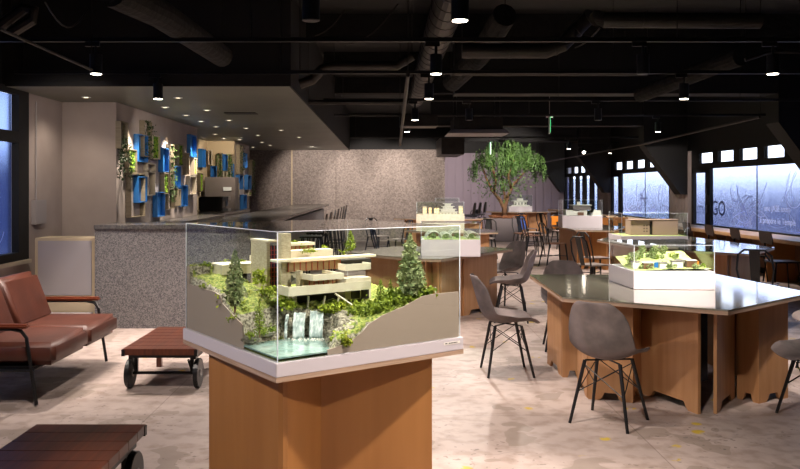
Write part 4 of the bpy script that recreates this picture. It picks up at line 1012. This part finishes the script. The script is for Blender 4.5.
# ================================================================ SOFA AND TROLLEYS
def soft(o): o.modifiers.new('w', 'WEIGHTED_NORMAL').keep_sharp = True
SX0, SX1, SY0, SY1 = -3.0, -2.17, 5.46, 6.84
t = thing('sofa', (-2.55, 6.15, 0), 0, 'two seat brown leather sofa with wooden armrests and black legs', 'sofa')
for k, (a, b) in enumerate(((-.66, -.005), (.005, .66))):
    m = MB(); m.box(-.36, a, .27, .265, b, .43); soft(m.build('seat_cushion', 'leather', t, bevel=.035, smooth=True))
    m = MB(); m.hexa([(-.46, a+.01, .40), (-.27, a+.01, .40), (-.27, b-.01, .40), (-.46, b-.01, .40), (-.56, a+.02, .78), (-.42, a+.02, .80), (-.42, b-.02, .80), (-.56, b-.02, .78)]); soft(m.build('back_cushion', 'leather', t, bevel=.04, smooth=True))
m = MB(); m.box(-.5, -.66, .248, .12, .66, .268); m.build('frame', 'blackm', t)
for s in (-1, 1):
    y = s*.685
    m = MB(); m.box(-.52, y-.028, .535, .10, y+.028, .565); m.build('armrest', 'armw', t, bevel=.012)
    m = MB(); m.tube([(-.45, y, .53), (-.02, y, .53), (.05, y, .515), (.085, y, .47), (.155, y, .01)], .013, 8); m.build('front_leg', 'blackm', t)
    m = MB(); m.tube([(-.50, y, .53), (-.52, y, .30), (-.54, y, 0)], .013, 8); m.tube([(-.53, y, .245), (.12, y, .245)], .010, 6); m.build('rear_leg', 'blackm', t)
m = MB(); m.tube([(.13, -.68, .25), (.13, .68, .25)], .01, 6); m.tube([(-.52, -.68, .6), (-.52, .68, .6)], .01, 6); m.build('rail', 'blackm', t)
def trolley(label):
    t = thing('trolley_table', (0, 0, 0), 0, label, 'coffee table', 'wheeled wooden coffee tables')
    for k in range(7):
        m = MB(); m.box(-.275, -.47+k*.1345, .268, .275, -.47+k*.1345+.1325, .315); m.build('plank', 'dwood', t, bevel=.002)
    for sx in (-1, 1):
        for sy in (-1, 1):
            m = MB(); m.box(min(sx*.279, sx*.255), min(sy*.475, sy*.445), .262, max(sx*.279, sx*.255), max(sy*.475, sy*.445), .310); m.build('corner_plate', 'blackm', t)
    m = MB(); m.box(-.25, -.40, .225, -.22, .40, .267); m.box(.22, -.40, .225, .25, .40, .267); m.box(-.22, -.40, .235, .22, -.37, .267); m.box(-.22, .37, .235, .22, .40, .267); m.build('under_frame', 'blackm', t)
    for sy in (-.34,):
        m = MB(); m.tube([(-.27, sy, .11), (.27, sy, .11)], .012, 8); 
        for sx in (-.21, .21): m.box(sx-.012, sy-.015, .11, sx+.012, sy+.015, .235); m.tube([(sx, sy-.11, .23), (sx, sy, .115)], .01, 6)
        m.build('axle', 'blackm', t)
    for sx in (-.255, .255):
        m = MB(); m.tube([(sx-.017, -.34, .11), (sx+.017, -.34, .11)], .11, 24)
        o = m.build('wheel', 'blackm', t, bevel=.004); m = MB(); m.tube([(sx-.022, -.34, .11), (sx+.022, -.34, .11)], .03, 12); m.build('hub', 'silver', o)
    for sx in (-.235, .235):
        m = MB(); m.box(sx-.02, .34, 0, sx+.02, .38, .24); m.build('leg', 'dwood', t)
    return t
t0 = trolley('dark wooden wheeled coffee table between the sofa and the big case'); t0.location = (-1.66, 6.32, 0)
dup(t0, (-1.475, 3.52, 0), PI, 'dark wooden wheeled coffee table in the near left corner, partly out of the picture')
# ================================================================ CEILING SERVICES
ZT = 2.70
words_ = ['nearest', 'second', 'third', 'fourth', 'fifth', 'sixth', 'seventh', 'eighth']
for k, Y in enumerate((4.45, 6.53, 8.36, 10.97, 13.25, 19.1)):
    t = thing('lighting_track', (1.5, Y, ZT), 0, words_[k]+' black lighting track across the ceiling, counted from the camera', 'lighting track', 'lighting tracks')
    x0 = -5.4 if k < 3 else -2.35
    m = MB(); m.box(x0, -.017, 0, 5.0, .017, .035); m.build('rail', 'blackm', t)
    for x in ((-5.3, -2.6, .9, 3.4) if k < 3 else (-2.2, .9, 3.4)):
        m = MB(); m.tube([(x, 0, .036), (x, 0, ZC-ZT-.005)], .004, 5); m.build('hanger', 'blackm', t)
def spot(label, lit=True):
    t = thing('track_spotlight', (0, 0, 0), 0, label, 'spotlight', 'cylindrical track spotlights')
    m = MB(); m.tube([(0, 0, .0), (0, 0, .16)], .05, 20); m.build('lamp_body', 'blackm', t)
    m = MB(); m.tube([(0, 0, .16), (0, 0, .25)], .012, 8); m.box(-.09, -.012, .225, .03, .012, .262); m.build('adapter', 'blackm', t)
    m = MB(); m.tube([(0, 0, -.003), (0, 0, -.0005)], .043, 20); m.build('lens', 'lens' if lit else 'lensoff', t)
    return t
s_on = None; s_off = None
def lamp(x, y, z, power, tgt=None, ang=75, blend=.6, colr=(1, .87, .77), rad=.045):
    l = bpy.data.lights.new('spot_beam', 'SPOT'); l.energy = power; l.color = colr; l.spot_size = R(ang); l.spot_blend = blend; l.shadow_soft_size = rad
    o = bpy.data.objects.new('spot_beam', l); col.objects.link(o); o.location = (x, y, z)
    if tgt: o.rotation_euler = (Vector(tgt)-Vector((x, y, z))).to_track_quat('-Z', 'Y').to_euler()
ZS = 2.437
spots = [(96, 6.53, 1, 'spotlight over the sofa, leftmost on the second track'), (436, 6.53, 1, 'spotlight near the picture centre on the second track'), (643, 6.53, 0, 'unlit spotlight on the second track above the right table'), (773, 6.53, 1, 'spotlight at the right end of the second track'),
         (460, 4.45, 1, 'largest spotlight, at the top edge near the centre'), (311, 4.45, 0, 'unlit spotlight at the top edge left of the duct'),
         (158, 8.36, 1, 'spotlight before the lowered bar ceiling'), (429, 8.36, 1, 'spotlight under the round duct on the third track'), (684, 8.36, 1, 'spotlight above the large right table on the third track'),
         (415, 10.97, 1, 'spotlight on the fourth track left of the unlit one'), (469, 10.97, 0, 'unlit spotlight on the fourth track'), (598, 10.97, 0, 'unlit spotlight on the fourth track right of the exit sign'),
         (407, 13.25, 1, 'small spotlight by the air conditioner on the fifth track'), (658, 13.25, 1, 'small spotlight at the right on the fifth track'), (569, 19.1, 1, 'small far spotlight behind the tree top, left of the bright one'), (610, 21.4, 1, 'small far spotlight right of the bright one'), (585, 21.4, 2, 'brightest far spotlight, glaring right of the tree')]
for px, Y, on, lb in spots:
    x = (px-CX)/F*Y
    if on:
        if s_on is None: s_on = spot(lb); o = s_on
        else: o = dup(s_on, label=lb)
    else:
        if s_off is None: s_off = spot(lb, False); o = s_off
        else: o = dup(s_off, label=lb)
    o.location = (x, Y, ZS)
    if on == 2: o.location = (x, Y+.12, ZS+.03); o.rotation_euler = (R(-55), 0, 0)
t = thing('lighting_track', (5.6, 21.4, ZT), 0, 'short black lighting track carrying the brightest far spotlight', 'lighting track', 'lighting tracks')
m = MB(); m.box(-.7, -.017, 0, .7, .017, .035); m.build('rail', 'blackm', t); 
for x in (-.3, .3):
    m = MB(); m.tube([(x, 0, .036), (x, 0, .895)], .004, 5); m.build('hanger', 'blackm', t)
# recessed downlights in the bar soffit
dl0 = None
pts = [(86, 97), (165, 107), (178, 97.5), (186, 115), (207, 110), (201, 121), (216, 126.5), (229, 120), (215, 134), (246, 128), (224, 138.5), (258, 135), (240, 139.5), (281, 130), (262, 142), (253, 147), (270, 145), (299, 137)]
dn = ['nearest the window', 'left, in the first row', 'in the first row, right of centre', 'second row, above the planter wall', 'second row, right', 'third row, left', 'third row, centre', 'third row, right', 'fourth row, left', 'fourth row, right', 'above the recess', 'above the bar, far right of its row', 'above the far bar', 'nearest the soffit edge', 'sixth row, centre', 'farthest left', 'farthest centre', 'farthest right']
for (px, py), nn in zip(pts, dn):
    Y = F*(SZ-EYE)/(CY-py); x = (px-CX)/F*Y; lb = 'small recessed downlight in the bar ceiling, '+nn
    if dl0 is None:
        dl0 = thing('downlight', (x, Y, SZ-.001), 0, lb, 'downlight', 'recessed downlights over the bar')
        m = MB(); m.tube([(0, 0, -.006), (0, 0, 0)], .055, 20); m.build('trim_ring', 'edge', dl0); m = MB(); m.tube([(0, 0, -.008), (0, 0, -.0062)], .028, 16); MT['dlens'] = M('downlight_lens', 'ffffff', .5, emit='ffe6c0', es=1.2); m.build('lens', 'dlens', dl0)
    else: dup(dl0, (x, Y, SZ-.001), 0, lb)
o = MB(); o.box(-2.3, 11.35, SZ-.012, -1.85, 11.6, SZ-.001); tag(o.build('ceiling_vent', 'duct'), 'flat dark access panel in the grey bar ceiling', 'vent')
# ducts and pipes
def duct(name, pts, r, label, cat='duct', mat='duct', rib=0, n=20):
    m = MB(); m.tube(pts, r, n); 
    if rib:
        for a, b in zip(pts, pts[1:]):
            a, b = Vector(a), Vector(b); L_ = (b-a).length; k = max(1, int(L_/rib))
            for i in range(k):
                c = a.lerp(b, (i+.5)/k); d = (b-a).normalized()*.012; m.tube([c-d, c+d], r*1.03, n)
    for q in (pts[0], pts[-1]):
        if q[1] > 4.3: m.tube([(q[0], q[1]-.01, q[2]+r*.8), (q[0], q[1]-.01, ZC-.002)], .005, 5)
    tag(m.build(name, mat, smooth=False), label, cat)
duct('round_duct', [(.56, 4.0, 3.12), (.56, 14.4, 3.12)], .15, 'large round spiral duct running away from the camera above the centre', rib=.35)
duct('round_duct', [tuple(at(300, 84, 8.9)), tuple(at(312, 80, 8.9)), tuple(at(322, 69, 8.9)), tuple(at(332, 66, 8.9)), tuple(at(396, 66, 8.9)), tuple(at(412, 56, 8.9))], .055, 'grey bent pipe above the edge of the bar ceiling', 'pipe', rib=.4)
duct('round_duct', [tuple(at(462, 51, 8.0)), tuple(at(474, 51, 8.0)), tuple(at(546, 51, 8.0)), tuple(at(562, 45, 8.0)), tuple(at(590, 16, 8.0)), tuple(at(604, 20, 7.6)), tuple(at(760, 21, 7.6))], .075, 'thick dark duct rising in a bend from the centre to the upper right', rib=.6)
duct('steel_pipe', [(.78, 9.4, 2.86), (3.1, 9.4, 2.86)], .035, 'long horizontal pipe above the third lighting track', 'pipe', n=10)
duct('steel_pipe', [(-1.0, 10.4, 2.62+.0), (.3, 10.4, 2.62)], .03, 'short pipe between the bar ceiling and the round duct', 'pipe', n=10)
duct('steel_pipe', [tuple(at(0, 26, 7.0)), tuple(at(24, 8, 7.0)), tuple(at(34, 10, 7.0)), tuple(at(32, 20, 7.0)), tuple(at(12, 32, 7.0))], .05, 'curled dark pipe in the top left corner', 'pipe', n=10)
duct('steel_pipe', [tuple(at(0, 29, 5.2)), tuple(at(92, 70, 6.3))], .012, 'thin slanting conduit at the upper left', 'pipe', n=8)
duct('steel_pipe', [tuple(at(540, 163, 27)), tuple(at(648, 143, 16.4)), tuple(at(760, 117, 11.6))], .02, 'pale conduit running along the window side under the beams', 'pipe', n=8)
duct('steel_pipe', [tuple(at(745, 60, 8.2)), tuple(at(770, 52, 8.2)), tuple(at(800, 52, 8.2))], .02, 'thin bent conduit in the top right corner', 'pipe', n=8)
duct('steel_pipe', [tuple(at(400, 145, 11.5)), tuple(at(408, 75, 6.8))], .018, 'thin pipe slanting beside the round duct', 'pipe', n=8)
duct('flexible_duct', [tuple(at(110, -10, 5.2)), tuple(at(160, 14, 6.1)), tuple(at(222, 56, 8.0))], .11, 'rough insulated duct slanting over the bar at upper left', 'duct', 'beamrough', n=14)
duct('flexible_duct', [tuple(at(505, 15, 8.4)), tuple(at(480, 55, 9.3)), tuple(at(452, 82, 10.6))], .13, 'rough insulated duct right of the round duct', 'duct', 'beamrough', n=14)
duct('flexible_duct', [tuple(at(640, 95, 10.6)), tuple(at(740, 57, 8.8))], .10, 'rough insulated duct slanting above the large right table', 'duct', 'beamrough', n=14)
for k, Y in enumerate((7.2, 9.7, 12.4, 15.2)):
    m = MB(); m.box(-4.2 if Y < 8 else -.95, Y-.13, 3.30, 5.55, Y+.13, 3.599)
    m.build('beam_ceiling', 'beamrough', kind='structure')
t = thing('air_conditioner', (at(476, 131, 15.0).x, 15.0, 2.5), 0, 'ceiling cassette air conditioner hanging left of the tree', 'air conditioner')
m = MB(); m.box(-.45, -.4, .08, .45, .4, .3); m.build('casing', 'duct', t, bevel=.01)
m = MB(); m.hexa([(-.56, -.5, 0), (.56, -.5, 0), (.56, .5, 0), (-.56, .5, 0), (-.5, -.45, .075), (.5, -.45, .075), (.5, .45, .075), (-.5, .45, .075)]); m.build('grille_panel', 'grate', t)

for sx in (-1, 1):
    for sy in (-1, 1):
        m = MB(); m.tube([(sx*.4, sy*.35, .3), (sx*.4, sy*.35, 1.09)], .006, 5); m.build('hanger', 'blackm', t)
o = MB(); o.box(*[min(a, b) for a, b in zip(at(400, 126, 12.4), at(436, 117, 12.9))], *[max(a, b) for a, b in zip(at(400, 126, 12.4), at(436, 117, 12.9))]); o = o.build('fan_coil_unit', 'duct', bevel=.01); tag(o, 'grey box shaped fan unit under the end of the round duct', 'fan unit')
o = MB(); o.box(1.42, 20, 2.35, 2.0, 22, 2.8); o = o.build('fan_coil_unit', 'duct', bevel=.01); tag(o, 'dark box unit hanging at the left of the tree top', 'fan unit')
for px_, py_, Ys_, lb_ in ((549.5, 117, 14.5, 'slim green and white exit sign hanging edge on from the ceiling, right of the tree'), (490, 142, 19.5, 'slim exit sign hanging in front of the tree foliage')):
    p = at(px_, py_, Ys_); hs_ = .25; t = thing('exit_sign', (p.x, Ys_, p.z-.3), R(80), lb_, 'sign', 'exit signs')
    m = MB(); m.box(-.15, -.012, 0, .15, .012, .29); m.build('housing', 'mwhite', t)
    m = MB(); m.box(-.145, -.0145, .005, -.005, -.0125, .285); m.build('green_face', 'signg', t); m = MB(); m.box(.0, -.0145, .005, .145, -.0125, .285); m.build('white_face', 'signw', t)
    m = MB(); m.box(-.1, -.06, .295, .1, .06, .315); m.tube([(0, 0, .316), (0, 0, ZC-p.z+.298)], .006, 5); m.build('hanger', 'grate', t)
# loose cables
random.seed(9)
for k, (a, b, dz, lb) in enumerate(((at(45, 2, 7), at(88, 9, 7.6), .2, 'thin cable looping at the upper left'), (at(315, 36, 8.5), at(345, 10, 8.5), .05, 'pair of thin cables left of the round duct'), (at(345, 45, 8.5), at(398, 4, 8.5), .1, 'thin cable sagging left of the round duct'), (at(575, 48, 8.6), at(600, 28, 8.2), .03, 'thin wire behind the bend of the thick duct'))):
    m = MB(); m.tube([Vector(a).lerp(Vector(b), i/8)-Vector((0, 0, dz*math.sin(PI*i/8))) for i in range(9)], .008, 5); tag(m.build('ceiling_cable', 'duct'), lb, 'cable')
# ================================================================ LIGHT
WARM = (1, .87, .78)
P = 1.0
for px, Y, on, lb in spots:
    if on: lamp((px-CX)/F*Y, Y, ZS-.01, 130*P if on == 1 else 60, None, 80)
def aim(x, y, z, tx, ty, tz, p, ang=45, c=WARM): lamp(x, y, z, p, (tx, ty, tz), ang, .5, c)
# beams without modelled fixtures, most added to brighten displays, floor and walls
aim(-1.2, 4.45, 2.42, -.05, 3.7, .9, 215, 50); aim(.9, 4.45, 2.42, .15, 3.75, .9, 175, 50); aim(-2.3, 2.3, 2.43, -.5, 3.4, .7, 110, 50); aim(1.9, 1.9, 2.43, .0, 3.4, .6, 95, 50)
aim(2.3, 4.45, 2.42, 2.2, 6.2, .8, 130, 60); aim(2.9, 6.53, 2.42, 2.2, 6.2, .9, 150, 36); aim(2.15, 4.45, 2.42, 2.15, 6.2, .9, 260, 26); aim(2.0, 8.3, 2.42, 2.15, 6.3, .9, 90, 40)
aim(-2.0, 4.45, 2.42, -2.2, 5.6, 0, 80, 90); aim(.3, 6.53, 2.42, .6, 8.9, .5, 150, 60); aim(5.0, 15.6, 2.4, 6.5, 18.0, 1.4, 70, 50); aim(-.2, 5.2, 2.43, 1.5, 6.2, .3, 90, 45); aim(-2.8, 6.53, 2.42, -2.6, 7.2, 0, 90, 90); aim(-1.0, 8.2, 2.42, -1.2, 7.4, 0, 120, 90)
aim(1.0, 10.97, 2.42, .8, 9.2, .9, 170, 60); aim(1.2, 13.25, 2.42, 1.05, 14.8, 1.0, 200, 60)
aim(3.9, 13.25, 2.42, 3.8, 15.4, 1.0, 130, 60); aim(3.6, 10.97, 2.42, 3.8, 11.6, .9, 150, 70)
aim(3.4, 19.5, 2.6, 3.42, 22.4, 1.8, 420, 60); aim(2.2, 24.5, 2.6, 2.6, YB, 1.6, 260, 80); aim(4.4, 23.0, 2.6, 4.4, 26, .9, 200, 70); aim(1.9, 26.5, 2.6, 2.9, YB, 1.4, 160, 80)
for x, tx in ((-1.9, -1.9), (-.4, -.4), (.9, .9)): aim(x, 20.6, 2.55, tx, YG, 1.6, 150, 75)
aim(.4, 17.0, 2.6, .4, 18.0, 0, 200, 110); aim(3.0, 18.0, 2.6, 3.0, 18.5, 0, 220, 110); aim(2.4, 12.0, 2.6, 2.4, 12.2, 0, 200, 110); aim(4.9, 14, 2.6, 5.0, 14, 0, 140, 110); aim(.6, 2.6, 2.6, .9, 3.0, 0, 140, 110); aim(-1.0, 13.5, 2.5, -.6, 13.5, 0, 60, 100)
# wall washers in the soffit, then lamps set before it
for Y in (10.4, 12.25, 13.7): lamp(XP+.34, Y, SZ-.02, 120, (XP+.0, Y, 1.2), 66, .4, (1, .86, .68), .03)
lamp(-2.2, 10.2, SZ-.02, 25, (XP, 11.6, 1.6), 80, .7, (1, .86, .7), .03)
lamp(-3.0, 16.9, SZ-.02, 60, (-3.9, 18.2, 1.7), 80, .5, (1, .82, .6), .03); lamp(-3.1, 19.4, SZ-.02, 26, (XD+.05, 19.4, .9), 62, .4, (1, .82, .6), .03)
lamp(-2.9, 7.2, 2.43, 70, (-3.8, 10, 1.2), 75, 1.0, (1, .86, .74), .08); lamp(-3.6, 9.3, SZ-.02, 14, (-3.9, 9.7, .5), 110, .9, (1, .84, .66), .03)  # first beam added without fixture, broad fill on the plain wall
lamp(-2.3, 12.5, SZ-.02, 90, (-2.3, 12.5, 0), 120, .8, (1, .86, .7), .05); lamp(-1.6, 16.5, SZ-.02, 90, (-1.6, 16.5, 0), 120, .8, (1, .86, .7), .05)
lamp(-2.4, 7.6, 2.42, 60, (-2.3, 8.46, .6), 70, .8, (1, .88, .78), .05)
# daylight outside the frosted windows
wd = bpy.data.worlds.new('world'); sc.world = wd; wd.use_nodes = True; nt = wd.node_tree; bg = nt.nodes['Background']
bg.inputs[0].default_value = (.72, .82, 1.0, 1); bg.inputs[1].default_value = 2.0
# ================================================================ CAMERA
cd = bpy.data.cameras.new('camera'); cam = bpy.data.objects.new('camera', cd); col.objects.link(cam); sc.camera = cam
cam.location = (0, 0, EYE); cam.rotation_euler = (PI/2, 0, 0); cd.sensor_width = 36; cd.lens = F/800*36
cd.shift_x = (400-CX)/800; cd.shift_y = -(234.5-CY)/800; cd.clip_start = .05
sc.view_settings.view_transform = 'Standard'; sc.view_settings.look = 'None'; sc.view_settings.gamma = 1; sc.view_settings.use_curve_mapping = False
sc.view_settings.exposure = 0.84
sc.cycles.use_denoising = True; sc.cycles.max_bounces = 8; sc.cycles.transparent_max_bounces = 24; sc.cycles.sample_clamp_indirect = 4
sc.cycles.caustics_reflective = False; sc.cycles.caustics_refractive = True
